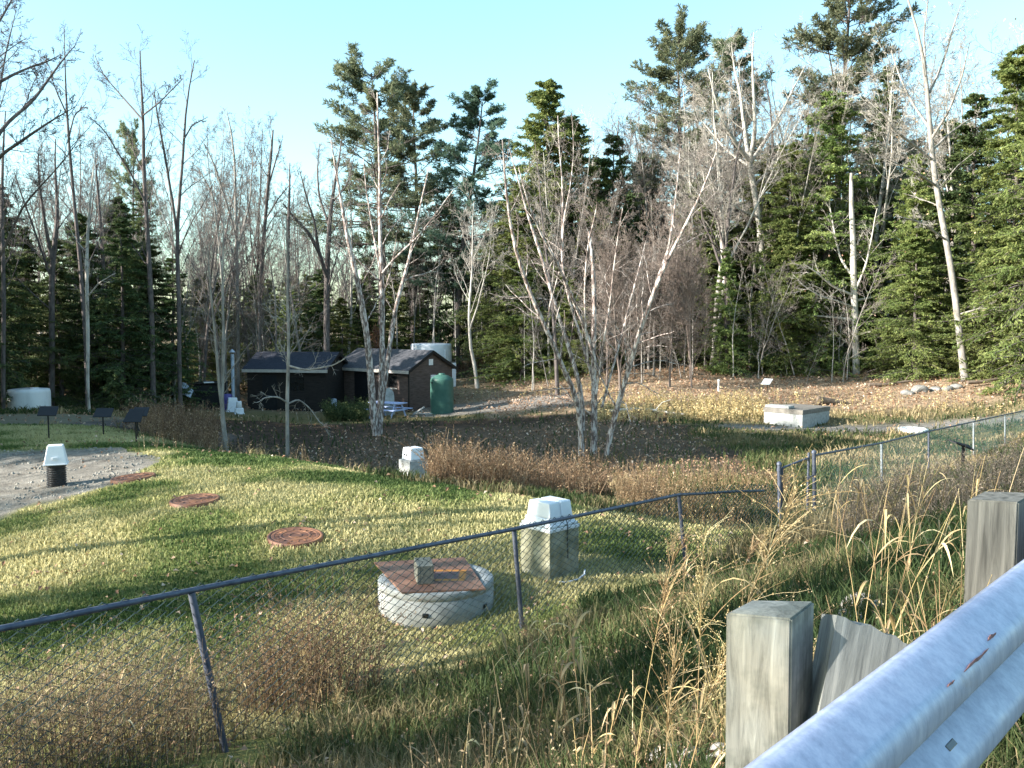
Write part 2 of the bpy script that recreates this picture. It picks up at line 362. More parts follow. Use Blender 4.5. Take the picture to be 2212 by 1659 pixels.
# ------------------------------------------------------------------ grass, weeds and leaves on the ground
def blades(mb, x, y, z, r, h, w, lean=.5, tone=None):
    """each blade: a bent ribbon of two quads, tapering"""
    n = len(x); a = r.uniform(0, 2 * PI, n); b = r.uniform(0, 2 * PI, n)
    sx, sy = np.cos(a) * w / 2, np.sin(a) * w / 2; L = r.uniform(.2, 1, n) * lean * h; dx, dy = np.cos(b) * L, np.sin(b) * L
    P = [np.stack([x - sx, y - sy, z - .02], 1), np.stack([x + sx, y + sy, z - .02], 1),
         np.stack([x - sx * .8 + dx * .35, y - sy * .8 + dy * .35, z + h * .6], 1), np.stack([x + sx * .8 + dx * .35, y + sy * .8 + dy * .35, z + h * .6], 1),
         np.stack([x + dx, y + dy, z + h * r.uniform(.75, 1, n)], 1)]
    V = np.stack(P, 1).reshape(-1, 3); k = (np.arange(n) * 5)[:, None]
    t = np.repeat(tone, 5) if tone is not None else None
    base = mb.n; mb.add(V, k + np.array([[0, 1, 3, 2]]), t); mb.f.setdefault(3, []).append(base + k + np.array([[2, 3, 4]])); return mb
lawn = MB()
x, y, z, r = place_pts(330000, 6.5, 27, seed=1)
zz = zones(x, y, z); k = (zz['lawn'] > .4) & (zz['sand'] < .5)
for a in ((638, 1158, 12.2, .40), (421, 1079, 14, .40), (288, 1034, 16, .42), (942, 1300, 10.35, .7), (1187, 1250, 11.35, .33)):
    q = W(*a[:3]); k &= np.hypot(x - q[0], y - q[1]) > a[3] + r.normal(0, .025, len(x))
x, y, z = x[k], y[k], z[k]; n = len(x)
patch = fbm(x, y, 1.6)
tone = np.clip((patch - .5) * 2.9 + .63 + r.normal(0, .11, n), 0, 1)
blades(lawn, x, y, z, r, r.uniform(.03, .075, n) * (.7 + .7 * vnoise(x, y, .8)), .0035 + .0013 * y, .9, tone)
tag(lawn.build('lawn_grass', MAT['grass'], tone=True), kind='stuff')
rough = MB()
x, y, z, r = place_pts(230000, 1.9, 44, kx=.64, seed=2)
zz = zones(x, y, z); px, py = zz['px'], zz['py']
p = np.where(zz['lawn'] > .5, .0, 1.) * np.where(zz['sand'] > .5, 0, 1) * np.where(zz['drive'] > .5, .0, 1) * np.where(zz['path'] > .5, .1, 1) * np.where((zz['litter'] > .5) & (y > 40), .03, 1) * np.where((zz['shaded_soil'] > .5), .12, 1)
p *= np.where((y > 41) & (x < 2), .25, 1); p *= np.where((y < 8) & (fbm(x, y, .8) < .45), .4, 1)
k = r.random(len(x)) < p; x, y, z, px, py = x[k], y[k], z[k], px[k], py[k]; n = len(x)
near = y < 12
patch = fbm(x, y, 1.2)
tone = np.clip((patch - .5) * np.where(near, 1.7, 2.6) + np.where(near, .15, .50) + r.normal(0, .17, n), 0, 1)
yel = (px > 1400) & (px < 1760) & (py > 940) & (py < 1060); tone = np.where(zz['shaded_soil'][k] > .5, tone * .6, tone); tone = np.where((y > 40) & (x > 2), np.clip(tone + .25, 0, 1), tone); tone = np.where(yel, np.clip(tone * .5 + .2, 0, 1), tone)  # blades on the ditch bank toned darker to stand for its shade
tallm = .5 + 1.1 * vnoise(x, y, 2.2)
hh = np.where(near, r.uniform(.05, .22, n), r.uniform(.10, .34, n)) * tallm * np.where((y > 30), .8, 1)
hh = np.where((y > 43) & (x < 2), hh * .5, hh); hh = np.where((y > 13) & (y < 21) & (px < 1450), hh * .55, hh)
blades(rough, x, y, z, r, hh, .003 + .0012 * y, .9, tone)
tag(rough.build('rough_grass', MAT['rough_grass'], tone=True), kind='stuff')

def leaves(mb, x, y, z, r, s, lift=.015, flat=.8):
    n = len(x); a = r.uniform(0, 2 * PI, n); tilt = r.uniform(-1, 1, (n, 2)) * flat
    u = np.stack([np.cos(a), np.sin(a), tilt[:, 0]], 1); v = np.stack([-np.sin(a), np.cos(a), tilt[:, 1]], 1)
    c = np.stack([x, y, z + lift + np.abs(tilt).sum(1) * s * .3], 1); s = s[:, None]
    up = np.array([0, 0, 1.]) * s * .3
    V = np.stack([c - u * s * .6, c - v * s * .38 + up, c + u * s * .6, c + v * s * .38 + up], 1).reshape(-1, 3)
    mb.add(V, (np.arange(n) * 4)[:, None] + np.array([[0, 1, 2, 3]]), np.repeat(np.clip(r.normal(.55, .25, n), 0, 1), 4)); return mb
fl = MB()
x, y, z, r = place_pts(190000, 3, 60, kx=.64, seed=3); zz = zones(x, y, z)
p = .018 + .03 * (zz['lawn'] > .5) * (vnoise(x, y, 2.5) > .5) + .75 * zz['litter'] + .05 * zz['shaded_soil'] + .03 * (y > 22)
p = np.where(zz['lawn'] > .5, .006 + .035 * sm(.5, .8, vnoise(x, y, 2.2)), p)
p = np.where((y < 12) & (zz['lawn'] < .5), .06, p)
p = np.where(zz['sand'] > .5, .006, p)
k = r.random(len(x)) < p; x, y, z = x[k], y[k], z[k]
leaves(fl, x, y, z, r, r.uniform(.02, .045, len(x)) + .0018 * y, .03)
tag(fl.build('fallen_leaves', MAT['dead_leaf'], tone=True), kind='stuff')

def weeds(name, mat, pts, seed, h, leafs, leaf_s, stem_r=.003, lean=.35, spread=.5, droop=.0, kind='stuff', loc=None):
    """upright dead stalks carrying many small curled leaves, all one mass"""
    r = np.random.default_rng(seed); x, y, z = pts; n = len(x); mb = MB()
    a = r.uniform(0, 2 * PI, n); hh = r.uniform(*h, n) * (.5 + .95 * vnoise(x, y, max(.5, h[1] * 1.3))); L = r.uniform(0, lean, n) * hh
    t = np.linspace(0, 1, 5)[None, :, None]
    d = np.stack([np.cos(a) * L, np.sin(a) * L, hh], 1)[:, None, :]
    P = np.stack([x, y, z - .03], 1)[:, None, :] + d * t * np.array([1, 1, 1.]) + np.array([0, 0, -1.]) * (t ** 2.2) * (L[:, None, None] * (.25 + droop))
    P[:, :, 0] = P[:, 0:1, 0] + (P[:, :, 0] - P[:, 0:1, 0]) * t[:, :, 0]; P[:, :, 1] = P[:, 0:1, 1] + (P[:, :, 1] - P[:, 0:1, 1]) * t[:, :, 0]
    R = stem_r * (1.15 - t[:, :, 0] * .8) * np.ones((n, 1)); tubes(mb, P, R, 3, np.clip(r.normal(.5, .2, n), 0, 1))
    m = leafs; tt = r.beta(2.2, 1.3, (n, m)); idx = tt * 4; i0 = np.minimum(idx.astype(int), 3); fr = (idx - i0)[..., None]; q = np.arange(n)[:, None]
    c = P[q, i0] * (1 - fr) + P[q, i0 + 1] * fr + r.normal(0, 1, (n, m, 3)) * leaf_s * spread * np.array([1, 1, .7])
    c = c.reshape(-1, 3); N = len(c); u = norm(r.normal(0, 1, (N, 3)) + np.array([0, 0, -.4])); v = norm(np.cross(u, r.normal(0, 1, (N, 3))))
    s = (leaf_s * r.uniform(.5, 1.2, N))[:, None]
    V = np.stack([c - u * s * .5, c + v * s * .22, c + u * s * .5, c - v * s * .2], 1).reshape(-1, 3)
    mb.add(V, (np.arange(N) * 4)[:, None] + np.array([[0, 1, 2, 3]]), np.repeat(np.clip(r.normal(.5, .24, N), 0, 1), 4))
    o = mb.build(name, mat, tone=True, loc=loc)
    return o
def pts_in(n, y0, y1, test, seed, kx=.64):
    x, y, z, r = place_pts(n, y0, y1, kx, seed); px, py = proj(np.stack([x, y, z], 1)); k = test(px, py, x, y, r); return x[k], y[k], z[k]
# fence line helpers
FD = np.array([.6072, .7945]); FP0 = np.array([-2.285, 6.2]); FN = np.array([-.7945, .6072])
def fdist(x, y): return (x - FP0[0]) * FN[0] + (y - FP0[1]) * FN[1]      # >0 on the lawn side
def fal(x, y): return (x - FP0[0]) * FD[0] + (y - FP0[1]) * FD[1]
p = pts_in(26000, 4.2, 9, lambda px, py, x, y, r: (px < 700 + 60 * r.normal(size=len(px))) & (fdist(x, y) > -.25) & (fdist(x, y) < 1.25) & (r.random(len(px)) < .36 * sm(.2, .7, vnoise(x, y, .6)) + .17), 11)
tag(weeds('dead_weeds', MAT['weed'], p, 21, (.35, .95), 9, .022, .0022, .8), kind='stuff')
p = pts_in(26000, 8.5, 30, lambda px, py, x, y, r: (fdist(x, y) < 0.1) & (px > 1450) & (px < 2300) & (np.abs(fdist(x, y) + .5) < 1.6) & (r.random(len(px)) < .035) & ((y > 17) | (px < 1640) & (r.random(len(px)) < .3)), 12)
tag(weeds('verge_weeds', MAT['straw'], p, 22, (.3, .9), 18, .026, .003, .5), kind='stuff')
p = pts_in(30000, 9, 19, lambda px, py, x, y, r: (px > 1810) & (py > 960) & (py < 1230) & (fdist(x, y) < -.8) & (r.random(len(px)) < .22), 13)
tag(weeds('bank_weeds', MAT['grey_weed'], p, 23, (.25, .85), 18, .03, .0035, .6), kind='stuff')
p = pts_in(22000, 2.6, 9, lambda px, py, x, y, r: (px > 900) & (px < 2100) & (fdist(x, y) < -.2) & (vnoise(x, y, .7) > .52) & (r.random(len(px)) < .05), 14)
tag(weeds('embankment_weeds', MAT['weed'], p, 24, (.12, .5), 10, .018, .0018, .6), kind='stuff')
# thicket of brown brambles in the ditch, and tan reeds to its right
p = pts_in(60000, 16.0, 24, lambda px, py, x, y, r: (px > 925) & (px < 1420) & (y > 16.4 + sm(1100, 1400, px) * -1.6) & (y < 20.5) & (r.random(len(px)) < .45) & (vnoise(x, y, 1.3) > .54), 15)
tag(weeds('brown_brambles', MAT['rust_weed'], p, 25, (.3, 1.05), 13, .05, .0055, .8), kind='stuff')
p = pts_in(50000, 14.6, 26, lambda px, py, x, y, r: (px > 1330) & (px < 1720) & (fdist(x, y) > .3) & (y > 14.9) & (y < 22) & (r.random(len(px)) < .26), 16)
tag(weeds('tan_reeds', MAT['straw'], p, 26, (.2, .8), 9, .04, .004, .4), kind='stuff')
p = pts_in(40000, 20, 34, lambda px, py, x, y, r: (px > 300) & (px < 900) & (y > 19.6) & (y < 30) & (x > -9.5) & (r.random(len(px)) < .05), 17)
tag(weeds('ditch_weeds', MAT['weed'], p, 27, (.2, .6), 8, .045, .005, .5), kind='stuff')
p = pts_in(60000, 34, 50, lambda px, py, x, y, r: (((px > 1290) & (px < 1660) & (py > 868) & (py < 912) & (r.random(len(px)) < .35)) | ((px > 1660) & (py > 850) & (py < 905) & (r.random(len(px)) < .03)) | ((px > 985) & (px < 1330) & (py > 812) & (py < 862) & (r.random(len(px)) < .05))), 18)
tag(weeds('golden_grass', MAT['straw'], p, 28, (.3, .9), 9, .10, .008, .5), kind='stuff')
p = pts_in(60000, 40, 60, lambda px, py, x, y, r: ((px > 985) & (px < 1230) & (py > 770) & (py < 812) & (r.random(len(px)) < .5)), 19)
tag(weeds('rusty_brush', MAT['rust_weed'], p, 29, (.5, 1.4), 12, .07, .009, .7), kind='stuff')
p = pts_in(60000, 25, 34, lambda px, py, x, y, r: (px > 318 + 30 * r.normal(size=len(px))) & (px < 470) & (y > 24) & (y < 32) & (r.random(len(px)) < .42), 20)
tag(weeds('leafy_brambles', MAT['rust_weed'], p, 30, (.4, 1.2), 14, .06, .006, .7), kind='stuff')
# ------------------------------------------------------------------ trees
def limb_paths(r, start, d, L, R, S, wander, trop=0., taper=.25):
    N = len(start); P = np.zeros((N, S, 3)); P[:, 0] = start; d = norm(d.copy()); step = (L / (S - 1))[:, None]
    for k in range(1, S):
        d = norm(d + r.normal(0, wander, (N, 3)) + np.array([0, 0, trop])); P[:, k] = P[:, k - 1] + d * step
    t = np.linspace(0, 1, S)[None]
    return P, R[:, None] * (1 - t * (1 - taper))
def spawn(r, P, Rd, L, per, t0, t1, ang, ratio, rr=.6, flat=1.0, shape=.55):
    N, S, _ = P.shape; n = N * per
    t = (t0 + (t1 - t0) * (np.arange(per)[None] + r.random((N, per))) / per).reshape(-1); q = np.repeat(np.arange(N), per)
    idx = t * (S - 1); i = np.minimum(idx.astype(int), S - 2); f = (idx - i)[:, None]
    st = P[q, i] * (1 - f) + P[q, i + 1] * f; T = norm(P[q, i + 1] - P[q, i])
    pr = r.normal(0, 1, (n, 3)) * np.array([1, 1, flat]); pr = norm(pr - T * (pr * T).sum(1, keepdims=True))
    a = np.radians(r.uniform(ang[0], ang[1], n))[:, None]; d = T * np.cos(a) + pr * np.sin(a)
    u = (t - t0) / max(t1 - t0, 1e-6)
    ln = L[q] * ratio * (1 - shape * u) * r.uniform(.55, 1.2, n); rad = (Rd[q, i] * (1 - f[:, 0]) + Rd[q, i + 1] * f[:, 0]) * rr * r.uniform(.6, 1, n)
    return st, d, ln, rad
def twigs(r, crown, P, Rd, L, levels, rmin, trunk=None, rr0=.40):
    """levels: list of (per, t0, t1, ang, ratio, S, wander, trop); first level may go to the trunk mesh"""
    for k, (per, t0, t1, ang, ratio, S, wd, tr) in enumerate(levels):
        st, d, ln, rad = spawn(r, P, Rd, L, per, t0, t1, ang, ratio, rr0 if k == 0 else .5)
        rad = np.maximum(np.minimum(rad, ln * .014), rmin * (1 if k else 1.3)); P, Rd = limb_paths(r, st, d, ln, rad, S, wd, tr, .35); L = ln
        tubes(trunk if (trunk is not None and k == 0) else crown, P, Rd, 4 if k == 0 else 3)
    return P

PROTO = {}
def finish_tree(key, name, trunk, crown, bark, crownmat, h, tone=False, extra=None):
    root = thing(name, (0, 0, 0), None, 'tree')
    trunk.build('trunk', bark, root, smooth=True)
    if crown is not None: crown.build('crown', crownmat, root, tone=tone)
    if extra: extra(root)
    PROTO[key] = dict(root=root, h=h, used=False)
    return root
def bare(key, h, rad, seed, bark, twig, t0=.35, n1=14, len1=.34, ang=(28, 55), wander=.05, lv=3, rmin=.007, forks=0, trop=.06, name='bare_tree', dens=1.0):
    r = np.random.default_rng(seed); tr, cr = MB(), MB()
    P, Rd = limb_paths(r, np.array([[0, 0, -.25]]), np.array([[r.normal(0, .03), r.normal(0, .03), 1.]]), np.array([h + .25]), np.array([rad]), 14, wander * .8, .03, .12)
    Rd[:, 0] *= 1.35
    P[0] *= np.array([1, 1, h / P[0, -1, 2]])
    L = np.array([h])
    tubes(tr, P, Rd, 8)
    if forks:
        st, d, ln, ra = spawn(r, P, Rd, L, forks, .3, .6, (14, 28), .62, .72, shape=.4); P2, R2 = limb_paths(r, st, d, ln, ra, 14, wander, .07, .15); tubes(tr, P2, R2, 6)
        P = np.concatenate([P, P2]); Rd = np.concatenate([Rd, R2]); L = np.concatenate([L, ln])
    n2 = max(3, int(7 * dens)); n3 = max(3, int(6 * dens))
    levels = [(n1, t0, .97, ang, len1, 8, wander * 1.8, trop), (n2, .25, 1, (25, 60), .5, 5, .12, .04), (n3, .2, 1, (25, 60), .5, 4, .13, .03), (4, .2, 1, (25, 60), .55, 3, .14, .0)][:lv]
    twigs(r, cr, P, Rd, L, levels, rmin, tr)
    return finish_tree(key, name, tr, cr, bark, twig, h)
def needle_quads(mb, c, u, n_, s, w, tone):
    v = norm(np.cross(u, n_)); s = s[:, None]
    V = np.stack([c - u * s * .5, c - v * s * w, c + u * s * .5, c + v * s * w], 1).reshape(-1, 3)
    mb.add(V, (np.arange(len(c)) * 4)[:, None] + np.array([[0, 1, 2, 3]]), np.repeat(tone, 4))
def hemlock(key, h, seed, mat, nb=130, lmax=.2, bottom=.06, leaf=.2, power=.75, per=17, k=19, gap=.0, bark=None, name='hemlock_tree'):
    r = np.random.default_rng(seed); tr, cr = MB(), MB()
    P, Rd = limb_paths(r, np.array([[0, 0, -.3]]), np.array([[0, 0, 1.]]), np.array([h + .3]), np.array([h * .014]), 12, .012, .02, .06); P[0] *= np.array([1, 1, h / P[0, -1, 2]])
    tubes(tr, P, Rd, 8)
    t = np.sort(r.uniform(bottom, .985, nb)); i = np.minimum((t * 11).astype(int), 10); f = (t * 11 - i)[:, None]; st = P[0, i] * (1 - f) + P[0, i + 1] * f
    az = np.arange(nb) * 2.399 + r.normal(0, .5, nb); el = np.radians(-6 + 30 * t + r.normal(0, 9, nb))
    lump = (.66 + .34 * np.abs(np.sin(az * 1.5 + t * 17 + seed))) * r.uniform(.62, 1.32, nb)
    L = lmax * h * ((1 - t) ** power) * lump + .012 * h; L *= np.where(r.random(nb) < gap, .35, 1)
    d = np.stack([np.cos(az) * np.cos(el), np.sin(az) * np.cos(el), np.sin(el)], 1)
    B, BR = limb_paths(r, st, d, L, np.maximum(L * .011, .012), 7, .05, -.045, .3); tubes(tr, B, BR, 4)
    s2, d2, l2, r2 = spawn(r, B, BR, L, per, .12, 1.0, (25, 62), .36, .5, flat=.18, shape=.5)
    T2, TR2 = limb_paths(r, s2, d2, l2, np.maximum(r2, .006), 4, .08, -.05, .4); tubes(tr, T2, TR2, 3)
    N = len(T2); tt = r.random((N, k)) ** .8; idx = tt * 3; i0 = np.minimum(idx.astype(int), 2); fr = (idx - i0)[..., None]; q = np.arange(N)[:, None]
    c = (T2[q, i0] * (1 - fr) + T2[q, i0 + 1] * fr).reshape(-1, 3) + r.normal(0, leaf * .32, (N * k, 3)) * np.array([1, 1, .55])
    u = norm(np.repeat(norm(T2[:, -1] - T2[:, 0]), k, 0) + r.normal(0, .5, (N * k, 3)) + np.array([0, 0, -.2]))
    nn = norm(np.array([0, 0, .8]) + r.normal(0, .85, (N * k, 3)))
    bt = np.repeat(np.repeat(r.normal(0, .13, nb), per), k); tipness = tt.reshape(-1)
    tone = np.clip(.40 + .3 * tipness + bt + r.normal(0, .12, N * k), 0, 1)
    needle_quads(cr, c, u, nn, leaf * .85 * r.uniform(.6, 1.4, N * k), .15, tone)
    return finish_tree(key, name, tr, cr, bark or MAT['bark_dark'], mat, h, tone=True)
def pine(key, h, seed, mat, bottom=.35, whorls=13, lmax=.2, leaf=.26, tuft=16, per=20, topw=.3, lean=0., bark=None, name='white_pine', dens=5):
    r = np.random.default_rng(seed); tr, cr = MB(), MB()
    P, Rd = limb_paths(r, np.array([[0, 0, -.3]]), np.array([[lean, 0, 1.]]), np.array([h + .3]), np.array([h * .0125]), 12, .02, .01, .12); P[0] *= np.array([1, 1, h / P[0, -1, 2]]); tubes(tr, P, Rd, 8)
    wt = bottom + (1 - bottom) * (np.arange(whorls) / (whorls - .6)) ** .95
    t = np.concatenate([[w + r.normal(0, .006) for _ in range(dens)] for w in wt]); t = np.minimum(t, .985); nb = len(t)
    i = np.minimum((t * 11).astype(int), 10); f = (t * 11 - i)[:, None]; st = P[0, i] * (1 - f) + P[0, i + 1] * f
    az = r.uniform(0, 2 * PI, nb); s = (t - bottom) / (1 - bottom); el = np.radians(-4 + 48 * s ** 1.6 + r.normal(0, 7, nb))
    prof = np.clip(np.minimum(.55 + s * 1.6, 1.08 - s * (1 - topw)), .12, 1)
    L = lmax * h * prof * r.uniform(.45, 1.15, nb)
    d = np.stack([np.cos(az) * np.cos(el), np.sin(az) * np.cos(el), np.sin(el)], 1)
    B, BR = limb_paths(r, st, d, L, np.maximum(L * .014, .015), 7, .05, .035, .3); tubes(tr, B, BR, 4)
    s2, d2, l2, r2 = spawn(r, B, BR, L, per, .32, 1.0, (22, 55), .30, .5, flat=.3, shape=.35)
    T2, TR2 = limb_paths(r, s2, d2, l2, np.maximum(r2, .007), 4, .08, .10, .4); tubes(tr, T2, TR2, 3)
    N = len(T2); tt = .45 + .55 * r.random((N, tuft)); idx = tt * 3; i0 = np.minimum(idx.astype(int), 2); fr = (idx - i0)[..., None]; q = np.arange(N)[:, None]
    c = (T2[q, i0] * (1 - fr) + T2[q, i0 + 1] * fr).reshape(-1, 3); u = norm(np.repeat(norm(T2[:, -1] - T2[:, 0]), tuft, 0) * .7 + r.normal(0, .75, (N * tuft, 3)) + np.array([0, 0, .25]))
    ln = leaf * r.uniform(.6, 1.25, N * tuft)
    tone = np.clip(.48 + np.repeat(r.normal(0, .14, N), tuft) + r.normal(0, .12, N * tuft), 0, 1)
    needle_quads(cr, c + u * ln[:, None] * .5, u, norm(r.normal(0, 1, (N * tuft, 3))), ln, .095, tone)
    return finish_tree(key, name, tr, cr, bark or MAT['bark_dark'], mat, h, tone=True)

bd, bg, bp = MAT['bark_dark'], MAT['bark_grey'], MAT['bark_pale']
bare('A', 17, .17, 101, bd, MAT['twig_dark'], .42, 15, .30, (25, 48), .05, 4, .007, 1)
bare('B', 16, .15, 102, bd, MAT['twig_dark'], .35, 13, .34, (22, 45), .06, 4, .007, 2)
bare('C', 15, .12, 103, bg, MAT['twig_grey'], .30, 14, .30, (30, 60), .05, 4, .007, 1)
bare('D', 14, .10, 104, bg, MAT['twig_grey'], .45, 12, .26, (25, 50), .06, 4, .006, 0)
bare('E', 16, .16, 105, bp, MAT['twig_pale'], .40, 14, .36, (25, 50), .06, 4, .008, 2)
bare('F', 9, .06, 106, bg, MAT['twig_red'], .12, 22, .30, (25, 50), .05, 4, .006, 3, dens=1.1)
bare('G', 8, .045, 107, bp, MAT['twig_pale'], .35, 12, .22, (30, 60), .05, 3, .005, 0, name='sapling', dens=.8)
bare('Hs', 6, .04, 108, bg, MAT['twig_grey'], .15, 18, .34, (30, 65), .07, 3, .005, 0, name='sapling', dens=1)
bare('O', 15, .22, 109, bd, MAT['twig_grey'], .40, 10, .42, (40, 75), .11, 4, .008, 2, trop=.02)
bare('R', 8, .055, 110, MAT['twig_red'], MAT['twig_red'], .10, 22, .36, (20, 48), .06, 4, .006, 4, dens=1.15)
bare('S', 15, .13, 111, bd, MAT['twig_dark'], .30, 30, .07, (60, 100), .04, 2, .007, 0, name='dead_snag', dens=.6)
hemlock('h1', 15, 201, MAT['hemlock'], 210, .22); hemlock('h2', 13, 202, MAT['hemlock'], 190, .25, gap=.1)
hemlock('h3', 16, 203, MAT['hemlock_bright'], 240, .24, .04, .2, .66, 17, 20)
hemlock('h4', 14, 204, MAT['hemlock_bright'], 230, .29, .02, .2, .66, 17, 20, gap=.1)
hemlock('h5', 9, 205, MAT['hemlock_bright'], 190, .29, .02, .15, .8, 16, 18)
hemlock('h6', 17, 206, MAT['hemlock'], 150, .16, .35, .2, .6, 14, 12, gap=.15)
pine('p1', 20, 301, MAT['pine'], .40, 11, .24, lean=.04, dens=7, per=26, tuft=20); pine('p2', 19, 302, MAT['pine'], .38, 12, .21, dens=7, per=24, tuft=20); pine('p3', 20, 303, MAT['pine_blue'], .30, 16, .21, tuft=22, per=24, dens=6)
pine('p4', 21, 304, MAT['pine'], .25, 19, .20, tuft=22, per=26, topw=.45, dens=6)
CNT = [0]
def place(key, px, d, ytop, label, group=None, cat='tree', wid=1.0, rz=None, h=None, name=None, dx=0.):
    p = PROTO[key]; CNT[0] += 1
    root = dup(p['root']) if p['used'] else p['root']; p['used'] = True
    x = (px - CX) / F * d; z = h1(x, d)
    if h is None: h = W(px, ytop, d)[2] - z
    s = h / p['h']; root.location = (x, d, z - .05); root.scale = (s * wid, s * wid, s)
    root.rotation_euler = (0, 0, (CNT[0] * 2.399) % 6.283 if rz is None else rz)
    root['label'] = label; root['category'] = cat
    if group: root['group'] = group
    if name: root.name = name
    return root

def custom(name, label, px, d, limbs, bark, twigm, levels, rmin=.006, seed=1, cat='tree', group=None, extra=None, S=14, wk=.88):
    """limbs: list of [(px, py, width_px, depth offset), ...] measured on the photo, each limb at its own depth"""
    r = np.random.default_rng(seed); x = (px - CX) / F * d; z = h1(x, d)
    root = thing(name, (x, d, z), label, cat, group); tr, cr = MB(), MB(); PP, RR, LL = [], [], []
    for lb in limbs:
        lb = np.array(lb, float); pts = np.array([W(a, b, d + e) for a, b, w, e in lb]); rad = lb[:, 2] / 2 / F * d
        rad = rad * wk; s = np.concatenate([[0], np.cumsum(np.linalg.norm(np.diff(pts, axis=0), axis=1))]); u = np.linspace(0, s[-1], S)
        P = np.stack([np.interp(u, s, pts[:, k]) for k in range(3)], 1); P[1:-1] += r.normal(0, .02, (S - 2, 3)) * (s[-1] / 10)
        P[1:-1] = (P[:-2] + 2 * P[1:-1] + P[2:]) / 4
        R = np.interp(u, s, rad); tubes(tr, P, R, 8); PP.append(P); RR.append(R); LL.append(s[-1])
    org = np.array([x, d, z]); P = np.array(PP); R = np.array(RR); L = np.array(LL)
    for lv in levels:
        sel = slice(None) if len(lv) < 2 or lv[1] is None else lv[1]
        twigs(r, cr, P[sel], R[sel], L[sel], lv[0], rmin, tr)
    tr.build('trunk', bark, root, smooth=True, loc=None).matrix_parent_inverse = Matrix.Translation(-Vector(org))
    c = cr.build('crown', twigm, root); c.matrix_parent_inverse = Matrix.Translation(-Vector(org))
    if extra: extra(root, P, r, org)
    return root
lvA = [(9, .3, .98, (28, 55), .22, 7, .09, .05), (6, .25, 1, (25, 55), .5, 5, .12, .03), (5, .2, 1, (25, 55), .5, 4, .13, 0), (3, .2, 1, (25, 55), .5, 3, .13, 0)]
# ---- the river birch clump in the middle
birch = [[(1256,985,22,0),(1256,930,20,0),(1253,875,19,-.1),(1215,790,16,-.5),(1150,650,13,-1.2),(1112,545,11,-1.6),(1097,450,9,-1.8),(1088,350,5,-2),(1085,300,3,-2)],
 [(1260,930,14,.2),(1262,850,17,.1),(1238,780,14,.2),(1205,680,12,.6),(1172,560,10,.9),(1140,470,8,1.2),(1120,390,5,1.3),(1100,320,3,1.4)],
 [(1290,800,12,-.2),(1275,740,13,-.3),(1240,650,11,-.8),(1200,560,9,-1.2),(1165,500,7,-1.5),(1135,420,5,-1.6),(1120,360,3,-1.7)],
 [(1282,985,24,.4),(1284,900,22,.4),(1283,800,19,.5),(1284,700,17,.5),(1283,620,15,.6),(1280,560,11,.6),(1272,500,8,.7)],
 [(1280,820,10,.8),(1245,700,10,1.1),(1215,600,8,1.4),(1213,500,7,1.5),(1217,400,6,1.6),(1208,320,4,1.6),(1205,250,3,1.6)],
 [(1215,560,6,1.5),(1217,470,6,1.4),(1232,400,4,1.4),(1240,330,3,1.4),(1235,250,2,1.4)],
 [(1310,985,18,-.3),(1318,920,20,-.3),(1345,840,18,-.6),(1380,725,15,-1),(1418,610,13,-1.4),(1462,520,11,-1.7),(1497,455,8,-1.9),(1525,390,5,-2),(1550,320,3,-2)],
 [(1408,640,9,-1.3),(1425,590,10,-1.2),(1443,540,8,-1),(1458,450,6,-.8),(1465,380,4,-.7),(1470,320,3,-.6)],
 [(1300,880,9,.9),(1330,770,8,1.2),(1352,690,7,1.5),(1378,590,5,1.8),(1395,520,3,2)],
 [(1285,880,8,-.8),(1300,760,7,-1.2),(1320,640,6,-1.6),(1330,540,4,-1.8),(1345,450,3,-2)],
 [(1270,780,7,-1),(1262,640,6,-1.4),(1268,540,5,-1.6),(1290,440,3,-1.8)]]
custom('river_birch', 'pale peeling multi-stemmed birch clump spreading like a vase above the brown ditch', 1275, 28, birch, MAT['bark_birch'], MAT['twig_grey'],
       [([(13, .28, .98, (28, 62), .22, 7, .10, .03), (6, .25, 1, (25, 60), .5, 5, .13, .0), (5, .2, 1, (25, 55), .5, 4, .14, -.02), (3, .2, 1, (25, 55), .5, 3, .14, 0)], None),
        ([(10, .15, .5, (45, 70), .22, 7, .12, -.07), (6, .25, 1, (25, 60), .45, 5, .14, -.03), (4, .2, 1, (25, 55), .5, 4, .14, -.02)], [0, 3, 6])], .0045, 41, wk=.62)
birch2 = [[(812,943,22,0),(806,900,24,0),(800,800,22,-.3),(790,690,18,-.6),(768,590,15,-.9),(748,500,12,-1.1),(735,430,9,-1.2),(722,350,5,-1.3),(715,300,3,-1.3)],
 [(818,943,24,.2),(824,860,20,.3),(826,740,17,.4),(825,620,15,.5),(820,500,13,.6),(822,400,10,.7),(818,300,7,.8),(815,200,4,.8)],
 [(826,870,14,.6),(835,800,15,.9),(845,720,14,1.2),(865,620,12,1.6),(885,560,10,2),(905,460,7,2.3),(925,370,4,2.5)],
 [(795,740,14,-.2),(784,690,14,.2),(778,640,12,.5),(765,560,8,.8)],
 [(826,590,8,.4),(850,560,7,.2),(905,510,6,-.1),(950,450,4,-.3),(980,410,3,-.3)],
 [(824,600,7,.8),(805,500,6,1.1),(790,400,4,1.3),(785,340,3,1.4)]]
custom('river_birch', 'coppery peeling birch with three dark stems growing in front of the brown shed', 815, 37, birch2, MAT['bark_birch'], MAT['twig_grey'],
       [([(10, .35, .98, (28, 60), .20, 7, .10, .03), (6, .25, 1, (25, 60), .5, 5, .13, .0), (4, .2, 1, (25, 55), .5, 4, .14, -.02), (3, .2, 1, (25, 55), .5, 3, .14, 0)], None)], .006, 42, wk=.68)
